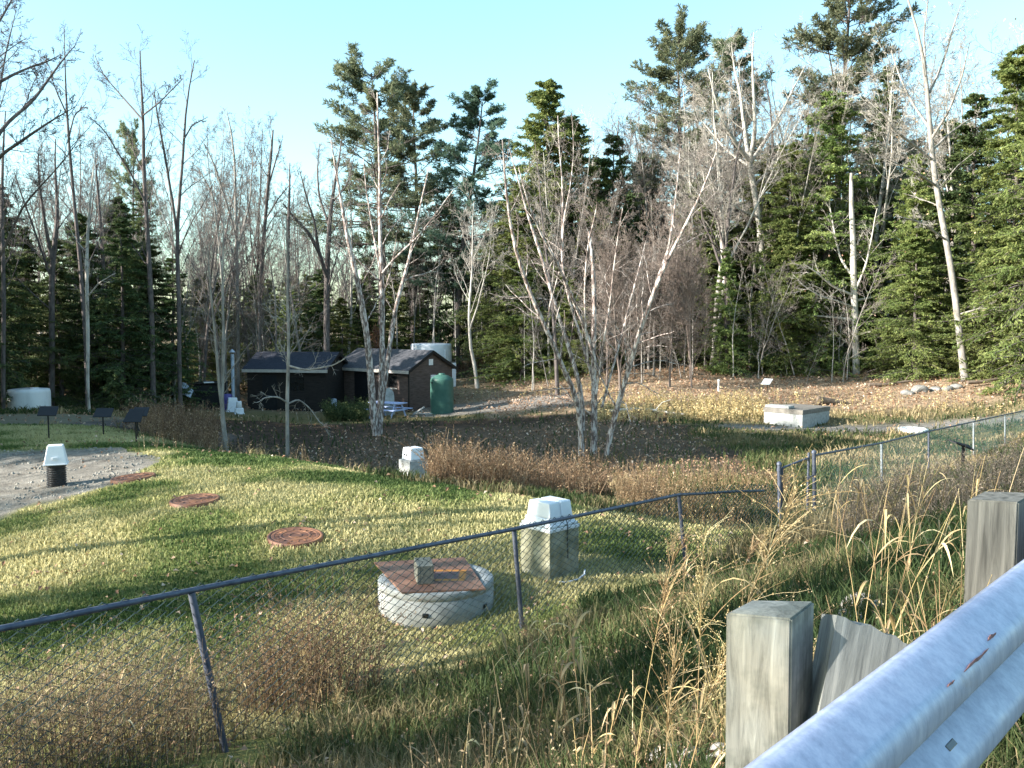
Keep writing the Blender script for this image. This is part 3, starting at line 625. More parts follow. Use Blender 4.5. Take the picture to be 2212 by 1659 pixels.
# ---- two saplings on the near lip of the ditch
custom('sapling', 'forked grey sapling at the ditch edge beside the leafy brambles', 487, 26, [[(489,975,13,0),(483,920,12,0),(478,860,10,0),(484,760,8,0),(482,650,6,.1),(480,540,4,.1),(483,470,2,.1)],
  [(478,870,8,0),(470,800,7,-.2),(462,700,5,-.3),(452,600,4,-.5),(448,530,2,-.6)]], bg, MAT['twig_grey'], [([(17, .2, .98, (30, 65), .20, 7, .10, .04), (6, .25, 1, (25, 60), .5, 5, .13, .02), (4, .2, 1, (25, 55), .5, 4, .14, 0)], None)], .0045, 43)
custom('sapling', 'straight thin sapling with drooping lit branches in front of the dark shed', 620, 25, [[(621,1000,10,0),(619,930,9,0),(621,860,9,0),(624,760,8,0),(622,650,6,0),(621,540,5,0),(619,470,3,0)],
  [(621,870,5,0),(600,857,4,-.4),(572,858,3,-.7),(556,872,2,-.9),(548,868,1,-1)],[(622,872,5,0),(645,862,4,.3),(668,880,3,.5),(692,915,2,.7),(715,925,1,.8)],[(624,790,6,0),(660,800,5,-.3),(720,790,3,-.6),(745,775,2,-.7)]], bg, MAT['twig_pale'],
  [([(26, .38, .98, (30, 62), .15, 7, .10, .06), (6, .25, 1, (25, 60), .5, 5, .13, .02), (4, .2, 1, (25, 55), .5, 4, .14, 0)], [0]), ([(9, .2, .98, (30, 70), .45, 6, .14, -.04), (5, .25, 1, (25, 60), .5, 4, .13, -.02)], [1, 2, 3])], .0045, 44)
# ---- the pale trees on the right
def hang_leaves(n, s):
    def go(root, P, r, org):
        mb = MB(); q = r.integers(0, len(P), n); k = r.integers(3, P.shape[1] - 1, n); c = P[q, k] + r.normal(0, 1.3, (n, 3))
        u = norm(r.normal(0, 1, (n, 3))); needle_quads(mb, c, u, norm(r.normal(0, 1, (n, 3))), s * r.uniform(.7, 1.3, n), .35, np.clip(r.normal(.6, .2, n), 0, 1))
        o = mb.build('leaves', MAT['dead_leaf'], root, tone=True); o.matrix_parent_inverse = Matrix.Translation(-Vector(org))
    return go
custom('white_snag', 'broken-topped white tree trunk with bare low branches at the wood edge', 1848, 52, [[(1850,815,21,0),(1848,740,19,0),(1846,640,18,0),(1843,540,16,0),(1839,450,13,0),(1840,400,11,0),(1839,374,8,0)],
  [(1846,640,8,0),(1800,620,6,-.5),(1760,585,4,-1),(1735,570,2,-1.2)],[(1844,600,7,0),(1815,560,6,.4),(1800,490,5,.8),(1790,430,2,1)],[(1846,630,7,0),(1872,570,6,-.4),(1885,500,4,-.6),(1895,450,2,-.7)],
  [(1847,690,8,0),(1790,685,6,.5),(1740,680,4,.8),(1700,690,2,1)],[(1846,650,8,0),(1895,640,6,.5),(1950,640,3,1)],[(1848,725,7,0),(1880,715,5,-.6),(1925,745,4,-1),(1945,760,2,-1.2)],
  [(1846,665,6,0),(1810,650,5,-1),(1770,640,4,-1.6),(1725,610,2,-2)],[(1845,610,6,0),(1835,560,5,1),(1865,500,3,1.5)]], MAT['bark_pale'], MAT['twig_pale'],
  [([(9, .3, 1, (25, 60), .42, 6, .12, .03), (6, .2, 1, (25, 60), .5, 5, .13, .0), (4, .2, 1, (25, 60), .5, 4, .13, 0)], [1, 2, 3, 4, 5, 6, 7, 8])], .007, 45, wk=.8, extra=hang_leaves(60, .13))
custom('bare_tree', 'tall white-barked tree with a spreading forked crown over dark hemlocks', 1646, 56, [[(1652,815,21,0),(1648,640,20,0),(1645,540,19,0),(1640,470,18,0),(1626,390,17,0),(1618,345,17,0)],
  [(1620,350,13,0),(1590,310,12,-1),(1565,270,9,-1.6),(1545,215,6,-2),(1530,150,3,-2.2)],[(1618,345,13,0),(1608,280,11,.8),(1600,210,9,1.2),(1585,140,5,1.5),(1580,90,2,1.6)],
  [(1620,345,13,0),(1632,280,11,-.6),(1628,210,9,-.8),(1625,130,5,-1),(1628,70,2,-1)],[(1622,350,12,0),(1655,300,10,.8),(1685,250,8,1.3),(1715,190,5,1.7),(1740,140,2,2)],
  [(1630,400,9,0),(1660,370,8,1.5),(1690,310,6,2.4),(1710,250,3,3)],[(1640,470,7,0),(1600,455,5,-1),(1560,425,4,-1.6),(1525,400,2,-2)],[(1620,360,8,0),(1575,330,7,1.5),(1540,290,5,2.5),(1515,260,2,3)]], MAT['bark_pale'], MAT['twig_pale'],
  [([(11, .25, .98, (25, 55), .30, 7, .10, .05), (7, .25, 1, (25, 55), .5, 5, .12, .03), (6, .2, 1, (25, 55), .5, 4, .13, 0), (3, .2, 1, (25, 55), .5, 3, .13, 0)], [1, 2, 3, 4, 5, 6, 7])], .007, 46, wk=.75)
custom('bare_tree', 'tall leaning grey tree with a few tan leaves beside the dark green hemlocks', 2085, 46, [[(2086,828,26,0),(2080,770,20,0),(2068,660,18,0),(2052,560,17,.2),(2030,440,16,.4),(2012,340,15,.5),(2008,250,13,.5),(2000,160,11,.5),(1988,80,8,.4),(1962,0,5,.3)],
  [(2013,345,8,.5),(1970,310,7,-.5),(1930,280,5,-1.2),(1895,225,3,-1.8)],[(2010,280,8,.5),(1975,230,6,1.4),(1945,170,5,2),(1925,110,3,2.4)],[(2012,300,8,.5),(2050,240,6,-.6),(2080,160,5,-1.2),(2095,90,2,-1.6)],
  [(2008,200,7,.5),(2035,140,6,1.2),(2060,60,4,1.8),(2075,10,2,2)],[(2020,400,7,.4),(1975,370,5,-1.2),(1930,350,3,-2.2),(1900,340,2,-2.6)],[(2045,520,6,.3),(1990,480,5,-1),(1950,470,3,-1.8)],
  [(2000,150,6,.5),(1995,80,5,1),(2005,0,3,1.2)],[(2010,330,7,.5),(2048,290,6,1.4),(2090,260,4,2),(2120,250,2,2.4)],[(2070,680,6,0),(2120,665,4,-1),(2170,672,2,-1.8)]], MAT['bark_grey'], MAT['twig_pale'],
  [([(12, .2, .98, (28, 58), .30, 7, .10, .05), (7, .25, 1, (25, 55), .5, 5, .12, .03), (6, .2, 1, (25, 55), .5, 4, .13, 0), (3, .2, 1, (25, 55), .5, 3, .13, 0)], [1, 2, 3, 4, 5, 6, 7, 8, 9]), ([(10, .45, .98, (35, 65), .12, 6, .1, .03), (6, .25, 1, (25, 55), .5, 5, .12, 0)], [0])], .007, 47, wk=.78, extra=hang_leaves(120, .13))
# ---- tall bare trees of the left wood, each its own
def left(label, px, d, limbs, seed, n=9, **k):
    return custom('bare_tree', label, px, d, limbs, k.pop('bark', MAT['bark_dark']), k.pop('twig', MAT['twig_dark']), [([(int(n * 1.4), .35, .99, (22, 50), .24, 7, .1, .05), (7, .2, 1, (25, 55), .5, 5, .12, .03), (5, .2, 1, (25, 55), .5, 4, .13, 0), (3, .2, 1, (25, 55), .5, 3, .13, 0)], None)], .0065, seed, wk=.70, **k)
left('slender curving bare tree rising highest at the left end of the wood', 190, 40, [[(190,880,14,0),(186,760,13,0),(178,620,12,0),(165,480,11,0),(152,360,9,0),(146,250,7,0),(142,150,4,0),(138,60,2,0)],[(148,300,5,0),(160,250,4,.5),(185,225,2,1)],[(146,250,5,0),(125,205,4,-.4),(108,160,2,-.7)]], 51)
left('bare tree with one long V of branches above the dark hemlocks', 330, 42, [[(332,880,18,0),(328,700,16,0),(322,560,15,0),(315,430,13,0),(311,330,11,0),(308,250,9,0),(306,180,6,0),(303,110,3,0)],[(316,440,7,0),(285,380,6,-.6),(255,330,5,-1.1),(225,280,4,-1.5),(190,250,2,-1.8)],[(309,260,6,0),(270,215,5,.7),(225,165,3,1.2),(205,120,2,1.5)],[(308,250,5,0),(340,225,4,-.6),(375,190,3,-1),(395,170,2,-1.2)]], 52, 10)
left('bare tree forking low into a narrow V of two leaders', 388, 43, [[(390,880,14,0),(387,740,13,0),(384,600,13,0),(382,500,12,0),(390,400,9,.2),(397,300,8,.3),(407,200,5,.4),(420,130,3,.4)],[(382,500,9,0),(370,420,8,-.4),(355,330,7,-.7),(340,250,5,-1),(333,200,3,-1.1)],[(398,300,5,.3),(415,270,4,.8),(445,255,2,1.2)]], 53)
left('dark twin-topped bare tree among hemlocks in the left wood', 112, 41, [[(112,880,18,0),(112,740,18,0),(112,620,18,0),(116,540,16,0),(125,480,13,.2),(122,420,10,.3),(118,360,6,.3),(120,300,3,.3)],[(112,560,12,0),(95,470,9,-.4),(85,400,7,-.6),(82,330,3,-.7)],[(110,600,8,0),(75,500,6,-.8),(50,430,5,-1.3),(30,370,2,-1.6)]], 54)
left('crooked bare tree with long fine stems behind the dark shed', 516, 50, [[(515,880,12,0),(512,720,12,0),(513,600,11,0),(512,480,9,0),(508,380,7,0),(500,290,5,0),(490,240,2,0)],[(512,520,7,0),(490,440,6,-.7),(465,360,5,-1.2),(440,310,2,-1.6)],[(513,540,6,0),(540,440,5,.6),(545,360,3,1),(548,300,2,1.2)],[(514,580,6,0),(480,480,5,1),(450,400,4,1.6),(425,360,2,2)]], 55, bark=MAT['bark_grey'], twig=MAT['twig_grey'])
left('straight bare tree leaning slightly right with a tufted narrow top', 562, 52, [[(562,880,14,0),(560,740,13,0),(562,620,12,0),(570,500,11,0),(578,400,10,0),(585,330,8,0),(590,280,4,0)],[(580,400,6,0),(595,350,5,.5),(610,300,2,.9)],[(570,480,5,0),(600,430,4,-.7),(625,400,2,-1.2)]], 56)
left('heavy crooked oak with contorted limbs left of the tall pines', 705, 54, [[(706,880,20,0),(706,740,20,0),(705,640,19,0),(706,560,17,0),(712,490,14,.2),(718,420,10,.3),(730,350,6,.4),(738,300,3,.5)],[(706,600,13,0),(690,545,12,-.8),(665,500,10,-1.5),(635,470,8,-2.1),(612,440,4,-2.5)],[(690,545,8,-.8),(680,480,7,-1.4),(660,420,5,-2),(648,370,2,-2.4)],[(712,490,8,.2),(690,430,7,.8),(685,370,5,1.2),(690,310,2,1.5)],[(716,440,6,.3),(750,400,5,.8),(765,340,2,1.2)]], 57, bark=MAT['bark_dark'], twig=MAT['twig_grey'])
left('dead stub-branched trunk with a broken pointed top behind the straight sapling', 622, 50, [[(624,880,12,0),(623,700,11,0),(622,560,10,0),(624,460,9,0),(625,400,6,0),(626,352,3,0)]], 58, 14)
left('dark dead pole with a broken tip between the curving tree and the V-branched tree', 226, 44, [[(228,880,12,0),(226,700,12,0),(222,560,11,0),(215,450,9,0),(208,380,6,0),(206,340,3,0)]], 59, 8)
left('pale blue-grey bare trunk standing before the shaded hemlocks', 188, 36, [[(193,890,9,0),(190,800,10,0),(188,700,11,0),(187,600,11,0),(188,520,10,0),(193,450,7,0),(200,380,4,0),(205,330,2,0)],[(190,640,5,0),(215,610,4,-.4),(250,590,2,-.8)]], 60, 6, bark=MAT['bark_pale'])
left('large bare tree at the left frame edge with thick sweeping dark limbs', -45, 26, [[(-40,900,34,0),(-42,700,30,0),(-44,500,28,0),(-40,330,22,0),(-36,150,16,0),(-30,0,10,0)],[(-42,350,14,0),(10,270,11,.6),(75,215,9,1.2),(125,140,6,1.8),(165,95,2,2.2)],[(-42,400,13,0),(0,335,10,-.6),(60,295,8,-1.1),(110,262,5,-1.5),(160,232,2,-1.8)],[(-38,200,12,0),(20,165,9,.3),(65,145,6,.6),(110,130,4,.8),(130,118,2,1)],[(-42,620,11,0),(10,540,8,-.8),(50,440,6,-1.4),(110,380,4,-1.9),(165,310,2,-2.3)],[(-36,140,10,0),(-10,60,8,.8),(20,10,5,1.2),(45,-40,2,1.5)],[(-42,300,10,0),(0,200,7,1.4),(12,110,5,2),(35,20,2,2.4)]], 61, 11)
left('thin dark trunk hugging the left edge of the picture', 8, 37, [[(8,890,13,0),(9,700,13,0),(6,560,12,0),(4,440,10,0),(6,330,7,0),(12,240,3,0)]], 62, 10)
for k, (px, d, yt, key, lab) in enumerate([(410, 46, 330, 'D', 'slim bare tree close to the narrow V tree'), (440, 48, 360, 'B', 'fine-twigged bare tree between the V tree and the dark shed'), (468, 52, 400, 'C', 'grey bare tree right of the fine-twigged one'),
        (595, 55, 400, 'D', 'short grey bare tree behind the leaning tufted tree'), (655, 56, 430, 'C', 'grey bare tree left of the heavy oak'), (745, 56, 350, 'C', 'bare tree right of the heavy oak near the first pine'), (60, 45, 360, 'A', 'bare tree behind the twin-topped tree'),
        (265, 48, 420, 'C', 'bare tree behind the dead dark pole'), (860, 58, 480, 'D', 'thin bare tree between the first and second pine'), (930, 58, 430, 'D', 'thin bare tree between the second and third pine')]): place(key, px, d, yt, lab)
# ---- pines of the middle
place('p1', 818, 60, 165, 'tall thin white pine with flat tiered branches, leftmost of three', 'three tall pines', rz=.3, wid=1.3)
place('p2', 893, 62, 205, 'white pine with sparse flat tiers, middle of three', 'three tall pines', rz=1.0, wid=1.2)
place('p3', 985, 60, 212, 'blue-green dense white pine, rightmost of three', 'three tall pines', rz=2.2, wid=1.3)
place('p1', 288, 58, 300, 'sparse yellowish pine behind the left wood', rz=2.0, wid=.7)
# ---- evergreens of the middle and right
G = 'evergreens along the back of the clearing'
for a in [('h2', 985, 61, 420, 'dark lower hemlock under the blue-green pine', .95), ('h4', 1175, 58, 168, 'grey-topped hemlock left of the birch clump crown', 1.0), ('h4', 1240, 60, 250, 'olive hemlock behind the birch clump stems', 1.05), ('h4', 1110, 56, 400, 'olive spreading hemlock left of the birch clump', 1.25),
          ('h1', 1330, 60, 282, 'dark green pointed hemlock above the birch clump', 1.15), ('h2', 1400, 64, 330, 'dark hemlock right of the pointed one', 1.15), ('p4', 1470, 64, 92, 'soft grey-green pine left of the white forked tree', 1.25), ('p2', 1595, 68, 105, 'thin pine directly behind the white forked tree', 1.1),
          ('h2', 1560, 58, 440, 'dark shaded hemlock below the thin pine', 1.0), ('h5', 1570, 52, 530, 'small olive hemlock at the foot of the dark shaded one', .8), ('p4', 1800, 62, -60, 'tallest dense pine of the right side', 1.15), ('h3', 1775, 55, 190, 'bright green pointed hemlock below the tallest pine', 1.15),
          ('h3', 1700, 54, 300, 'bright green hemlock with drooping tips left of the white snag', 1.15), ('h5', 1690, 53, 470, 'low yellow-green hemlock near the reading sign', 1.0), ('h4', 1965, 50, 330, 'bright green hemlock right of the white snag', .8), ('h5', 1975, 49, 480, 'low bright green hemlock whose skirt reaches the leaf litter', 1.25),
          ('h6', 1900, 58, 150, 'dark thin hemlock behind the leaning grey tree', 1.0), ('h1', 2100, 50, 190, 'dark hemlock behind the leaning trunk', 1.1), ('h3', 2190, 47, 90, 'large green hemlock at the right edge of the picture', 1.0), ('h4', 2260, 43, 60, 'dark green hemlock cut off by the right edge', .9),
          ('h5', 2150, 46, 520, 'low green hemlock under the right edge tree', 1.3), ('h2', 2040, 54, 260, 'dark hemlock between the snag and the leaning tree', 1.1), ('p3', 2330, 46, -200, 'pine at the far right edge with a drooping top branch', .9),
          ('h1', 1470, 62, 400, 'dark hemlock behind the right birch stem', 1.0), ('h2', 1620, 60, 380, 'dark hemlock under the crown of the white forked tree', 1.0), ('h4', 1180, 55, 470, 'yellowish low hemlock behind the birch stems', .9), ('h4', 1290, 57, 430, 'broad olive hemlock between the middle and right birch stems', 1.2), ('h5', 1130, 54, 560, 'low yellow-green hemlock at the left side of the birch clump', 1.5), ('h4', 1520, 57, 380, 'olive hemlock right of the birch clump under the pines', 1.1), ('h5', 1230, 53, 600, 'low green hemlock seen through the birch stems', 1.4), ('h4', 1640, 58, 330, 'mid-green hemlock behind the trunk of the white forked tree', 1.0), ('h2', 1860, 60, 380, 'dark hemlock directly behind the white snag', 1.2), ('h2', 1900, 57, 480, 'shaded hemlock low behind the right side of the white snag', 1.3), ('h2', 1060, 60, 520, 'shaded hemlock above the rusty brush', 1.0), ('h1', 925, 62, 560, 'dark hemlock behind the white tank', .9)]:
    place(a[0], a[1], a[2], a[3], a[4], G, wid=a[5])
# ---- dark hemlocks of the shaded left wood
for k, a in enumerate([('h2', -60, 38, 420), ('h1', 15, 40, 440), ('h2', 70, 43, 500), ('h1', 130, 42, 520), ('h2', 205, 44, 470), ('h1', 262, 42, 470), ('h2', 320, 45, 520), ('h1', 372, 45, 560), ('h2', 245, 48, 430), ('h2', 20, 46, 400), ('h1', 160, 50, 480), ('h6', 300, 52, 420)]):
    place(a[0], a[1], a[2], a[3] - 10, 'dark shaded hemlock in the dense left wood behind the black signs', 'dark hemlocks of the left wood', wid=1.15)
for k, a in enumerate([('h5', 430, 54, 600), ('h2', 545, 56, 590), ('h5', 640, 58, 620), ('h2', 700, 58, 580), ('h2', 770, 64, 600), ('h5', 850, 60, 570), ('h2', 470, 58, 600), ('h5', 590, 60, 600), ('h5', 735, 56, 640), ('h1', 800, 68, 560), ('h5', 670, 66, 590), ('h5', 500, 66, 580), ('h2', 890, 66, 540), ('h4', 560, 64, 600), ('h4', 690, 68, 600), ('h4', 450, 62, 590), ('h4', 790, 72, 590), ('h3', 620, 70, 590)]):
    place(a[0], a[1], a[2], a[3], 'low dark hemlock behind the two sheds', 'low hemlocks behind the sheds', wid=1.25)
# ---- background woods: bare trees, brown brush and saplings that nothing tells apart
r_ = random.Random(5)
for k in range(56):
    px = r_.uniform(1020, 2300); d = r_.uniform(51, 70); key = r_.choice(['C', 'E', 'D', 'E', 'O'])
    top = np.interp(px, [1020, 1200, 1320, 1450, 1700, 1850, 2300], [330, 260, 210, 140, 110, 80, 20]) + r_.uniform(0, 170)
    place(key, px, d, top + (60 if k > 45 else 0), 'bare pale tree standing among the evergreens of the right-hand wood', 'bare trees among the evergreens', wid=r_.uniform(.8, 1.1))
for k in range(80):
    px = r_.uniform(400, 1020); d = r_.uniform(60, 90); place(r_.choice(['C', 'D', 'A', 'B']), px, d, r_.uniform(400, 600), 'thin bare tree far back in the wood behind the sheds', 'far bare trees behind the sheds', wid=r_.uniform(.7, 1.0))
for k in range(44):
    px = r_.uniform(-80, 560); d = r_.uniform(44, 66); place(r_.choice(['C', 'D', 'B', 'C']), px, d, r_.uniform(250, 520), 'slim bare tree deep in the left wood', 'bare trees deep in the left wood', wid=r_.uniform(.7, 1.0))
for k in range(17):
    px = r_.gauss(1400, 85); d = r_.uniform(45, 56); place('R' if k % 3 else 'F', px, d, r_.uniform(385, 620), 'reddish-brown twiggy young tree in the brush right of the birch clump', 'reddish young trees', wid=r_.uniform(.9, 1.4))
for k in range(30):
    px = r_.choice([r_.uniform(1560, 1850), r_.uniform(1120, 1600)]); d = r_.uniform(49, 54); place('G' if k % 2 else 'Hs', px, d, r_.uniform(560, 720), 'pale thin sapling at the foot of the right-hand wood', 'pale saplings along the wood edge', cat='sapling')
for k in range(16):
    px = r_.uniform(395, 760); d = r_.uniform(48, 54); place(r_.choice(['F', 'Hs', 'G']), px, d, r_.uniform(560, 720), 'grey twiggy sapling growing around the dark shed', 'grey saplings around the dark shed', cat='sapling', wid=1.2)
for k in range(22):
    px = r_.uniform(880, 1240); d = r_.uniform(56, 62); place('D' if k % 2 else 'G', px, d, r_.uniform(480, 680), 'slim straight trunk in the shade behind the rusty brush', 'slim trunks behind the rusty brush', cat='tree')
place('S', 1205, 47, 300, 'thin dead pole with short stubs behind the birch clump')
for k in range(21):
    place(('h2', 'h1', 'h6')[k % 3], 1040 + 62 * k + r_.uniform(-20, 20), r_.uniform(68, 78), np.interp(1040 + 62 * k, [1040, 1400, 2300], [430, 360, 300]) + r_.uniform(-50, 60), 'dark evergreen filling the gaps deep in the right-hand wood', 'evergreens deep in the right-hand wood', wid=1.35)
for k, (px, d, h) in enumerate([(2420, 44, 15), (2540, 42, 13), (2660, 46, 16), (2480, 52, 15), (2800, 44, 14), (2950, 42, 15), (3120, 40, 13)]):
    place(('h3', 'h4', 'h1')[k % 3], px, d, 0, 'hemlock continuing the wood edge beyond the right of the view', 'hemlocks beyond the right of the view', h=h, wid=1.1)
# a beech that keeps its orange leaves, seen between the coppery birch stems
rr = np.random.default_rng(77); tr, cr = MB(), MB(); P, Rd = limb_paths(rr, np.array([[0, 0, -.1]]), np.array([[0, 0, 1.]]), np.array([4.6]), np.array([.06]), 8, .04, .02, .2); tubes(tr, P, Rd, 6)
E = twigs(rr, tr, P, Rd, np.array([4.6]), [(20, .2, .98, (40, 75), .32, 5, .1, .02), (6, .2, 1, (30, 60), .5, 4, .1, 0)], .005)
c = np.repeat(E.reshape(-1, 3), 5, 0); c = c + rr.normal(0, .14, c.shape); needle_quads(cr, c, norm(rr.normal(0, 1, c.shape)), norm(rr.normal(0, 1, c.shape)), rr.uniform(.08, .16, len(c)), .35, rr.random(len(c)))
finish_tree('beech', 'young_beech', tr, cr, MAT['bark_grey'], MAT['orange_leaf'], 4.5, tone=True)
place('beech', 812, 57, 712, 'young beech holding orange leaves between the coppery birch stems', wid=.8)
# trees standing outside the picture to the left: they cast the long shadows
for k, (key, x, y, h) in enumerate([('h1', -27, 17, 15), ('h2', -31, 20.5, 15), ('h1', -23, 20, 13), ('h2', -26, 24, 15), ('h1', -34, 25, 17), ('h2', -29, 17, 13), ('h1', -38, 14, 16), ('A', -11, 5.0, 13), ('O', -13, 7.0, 13), ('E', -15.5, 9.3, 14), ('A', -20, 5.5, 15), ('B', -27, 3, 16), ('O', -24, 0, 15), ('A', -31, 6, 16), ('E', -19, -1.5, 13), ('B', -38, 2, 17), ('h5', -7, 3.0, 6.3), ('h5', -9.5, 1.2, 6.5), ('h2', -28, 20, 16), ('h1', -32, 17.5, 17), ('h4', -25, 22, 14), ('h4', -30, 28, 15), ('h1', -30, 22.5, 15), ('h2', -24, 18.8, 14), ('h1', -36, 30, 17), ('h5', -22, 22, 9), ('B', -35, 9.5, 17), ('h2', -20.5, 26, 12)]):
    ob = place(key, CX + x / max(y, .5) * F, max(y, .5), 0, 'shade tree standing left of the view', 'shade trees left of the view', h=h * (1.06 if key[0] == 'h' and y > 10 else 1), wid=(1.45 if y > 10 else .95) if key[0] == 'h' else 1); ob.location = (x, y, h1(x, y) - .05)
# far wood at the back, one mass
fw = MB(); rf = np.random.default_rng(91); n = 330; th = rf.uniform(-.75, .75, n); dd = rf.uniform(88, 130, n); X = np.tan(th) * dd
st = np.stack([X, dd, H(X, dd) - .2], 1); hh = rf.uniform(5, 10, n) * dd / 100
P, Rd = limb_paths(rf, st, np.tile(np.array([[0, 0, 1.]]), (n, 1)), hh, hh * .010, 7, .05, .03, .2); tubes(fw, P, Rd, 4)
twigs(rf, fw, P, Rd, hh, [(12, .25, .98, (25, 55), .32, 5, .1, .05), (7, .2, 1, (25, 55), .5, 4, .12, .02), (4, .2, 1, (25, 55), .5, 3, .12, .02)], .016)
tag(fw.build('far_woods', MAT['twig_grey']), kind='stuff')
# ------------------------------------------------------------------ chain link fences
def wires(mb, A, B, zt, zb, pitch=.075, r=.0048):
    """woven zigzag wires between ground points A and B (xy); zt, zb give top and bottom heights along the way"""
    A = np.array(A, float); B = np.array(B, float); L = np.linalg.norm(B - A); d = (B - A) / L; nrm = np.array([-d[1], d[0]]); n = int(L / pitch)
    for k in range(n):
        u = (k + .5) * pitch; t, b = zt(u / L), zb(u / L); m = max(4, int(round((t + .035 - b) / (pitch / 2))))
        v = b + (t + .035 - b) * np.arange(m + 1) / m; s = np.where((np.arange(m + 1) + k) % 2 == 0, 1, -1)
        uu = u + s * pitch * .53; off = s * .003
        P = np.stack([A[0] + d[0] * uu + nrm[0] * off, A[1] + d[1] * uu + nrm[1] * off, v], 1)
        tubes(mb, P[None], np.full((1, m + 1), r), 3)
def post_mesh(mb, p0, p1, r=.024, cap=True):
    tube(mb, [p0, p1], r, 10)
    if cap: lathe(mb, [(r * 1.25, -.02), (r * 1.25, .012), (r * .9, .032), (.002, .045)], 12, p1)
def fpt(t): return np.array([FP0[0] + 2.307 * t, FP0[1] + 3.017 * t])
def ztop(t): return CZ + np.interp(t, [-1.2, -.32, 0, 1, 2, 3], [-1.62, -1.85, -1.925, -2.205, -2.44, -2.60])
lf = thing('chain_link_fence', (*fpt(1), h1(*fpt(1))), 'weathered dark chain link fence sloping down across the foreground lawn edge', 'fence')
def sub(mb, name, mat, root, smooth=False, tone=False):
    o = mb.build(name, mat, root, smooth, tone=tone); o.matrix_parent_inverse = Matrix.Translation(-Vector(root.location)); return o
lean = {-1: -.0, 0: .24, 1: .10, 2: .12, 3: .05}
for t in (-1, 0, 1, 2, 3):
    x, y = fpt(t); mb = MB(); zt = ztop(t) + (.10 if t == 3 else -.02); bx = x + lean[t]
    post_mesh(mb, (bx, y, h1(bx, y) - .15), (x, y, zt), .036 if t == 3 else .026, cap=(t == 3))
    if t == 3: lathe(mb, [(.04, -.03), (.04, .03)], 12, (x, y, ztop(3)))
    sub(mb, 'post', MAT['steel_fence'], lf, True)
mb = MB(); tt = np.linspace(-1.15, 2, 22)
tube(mb, [(*fpt(t), ztop(t)) for t in tt], .021, 10); sub(mb, 'top_rail', MAT['steel_fence'], lf, True)
e = W(1650, 1060, 14.9); mb = MB(); a0 = np.array([*fpt(2), ztop(2)]); tube(mb, [a0, a0 * .75 + e * .25, a0 * .4 + e * .6 + np.array([0, 0, .01]), e], .021, 10)
o = sub(mb, 'top_rail', MAT['steel_fence'], lf, True); o['label'] = 'last rail length, come loose and sagging short of the gate post'
mb = MB()
for t in (-1, 0, 1): 
    A, B = fpt(t), fpt(t + 1); wires(mb, A, B, lambda s, t=t: ztop(t + s), lambda s, A=A, B=B: h1(*(A + (B - A) * s)) - .02)
A, B = fpt(2), fpt(3)
wires(mb, A, B, lambda s: ztop(2 + s) - .30 * s ** 1.5, lambda s: h1(*(A + (B - A) * s)) - .02)
sub(mb, 'wire_mesh', MAT['wire'], lf)
# gate: its hinge post is the end post of the left fence
g0 = fpt(3); g1 = W(1747, 985, 15.75)[:2]; gd = (g1 - g0) / np.linalg.norm(g1 - g0); ga = g0 + gd * .09
gt = thing('chain_link_gate', (*(g0 * .5 + g1 * .5), h1(*(g0 * .5 + g1 * .5))), 'narrow closed chain link gate between two dark posts', 'gate')
zg0 = CZ - 2.58; zg1 = W(1747, 985, 15.75)[2]; zb0 = h1(*ga) + .06; zb1 = h1(*g1) + .02
mb = MB(); tube(mb, [(*ga, zg0), (*g1, zg1 - .03)], .02, 8); tube(mb, [(*ga, zb0), (*g1, zb1)], .02, 8); tube(mb, [(*ga, zb0 - .02), (*ga, zg0)], .018, 8); tube(mb, [(*g1, zb1 - .04), (*g1, zg1 + .06)], .024, 8)
sub(mb, 'gate_frame', MAT['steel_fence'], gt, True)
mb = MB(); wires(mb, ga, g1, lambda s: zg0 + (zg1 - zg0) * s - .05, lambda s: zb0 + (zb1 - zb0) * s); sub(mb, 'wire_mesh', MAT['wire'], gt)
p4 = W(1758, 985, 16.0); mb = MB(); zl = (zg1 + zb1) / 2 + .22; tube(mb, [(*g1, zl), (p4[0], p4[1], zl)], .012, 6); box(mb, (g1[0], g1[1] - .03, zl), (.05, .05, .07)); sub(mb, 'latch', MAT['steel_fence'], gt)
# right-hand fence
RF = [(1758, 984, 16.0, 1), (1904, 957, 19.6, 0), (2006, 932, 23.2, 0), (2103, 911, 27.4, 0), (2171, 896, 31.5, 0), (2228, 884, 35.6, 0), (2285, 873, 40, 0)]
RP = [W(a, b, c) for a, b, c, _ in RF]
rf2 = thing('chain_link_fence', (RP[2][0], RP[2][1], h1(RP[2][0], RP[2][1])), 'grey-green chain link fence running away from the gate to the right', 'fence')
for k, p in enumerate(RP):
    mb = MB(); post_mesh(mb, (p[0] + .05, p[1], h1(p[0], p[1]) - .15), (p[0], p[1], p[2] + (.06 if k == 0 else 0)), .036 if k == 0 else .026, cap=(k == 0)); sub(mb, 'post', MAT['steel_fence' if k in (0, 2) else 'galv_fence'], rf2, True)
mb = MB(); tube(mb, [p for p in RP], .021, 8); sub(mb, 'top_rail', MAT['steel_fence'], rf2, True)
mb = MB()
for k in range(len(RP) - 1):
    A, B = RP[k], RP[k + 1]; wires(mb, A[:2], B[:2], lambda s, A=A, B=B: A[2] + (B[2] - A[2]) * s, lambda s, A=A, B=B: max(h1(*(A[:2] + (B[:2] - A[:2]) * s)) - .02, A[2] + (B[2] - A[2]) * s - 1.3), r=.0028)
sub(mb, 'wire_mesh', MAT['wire_green'], rf2)

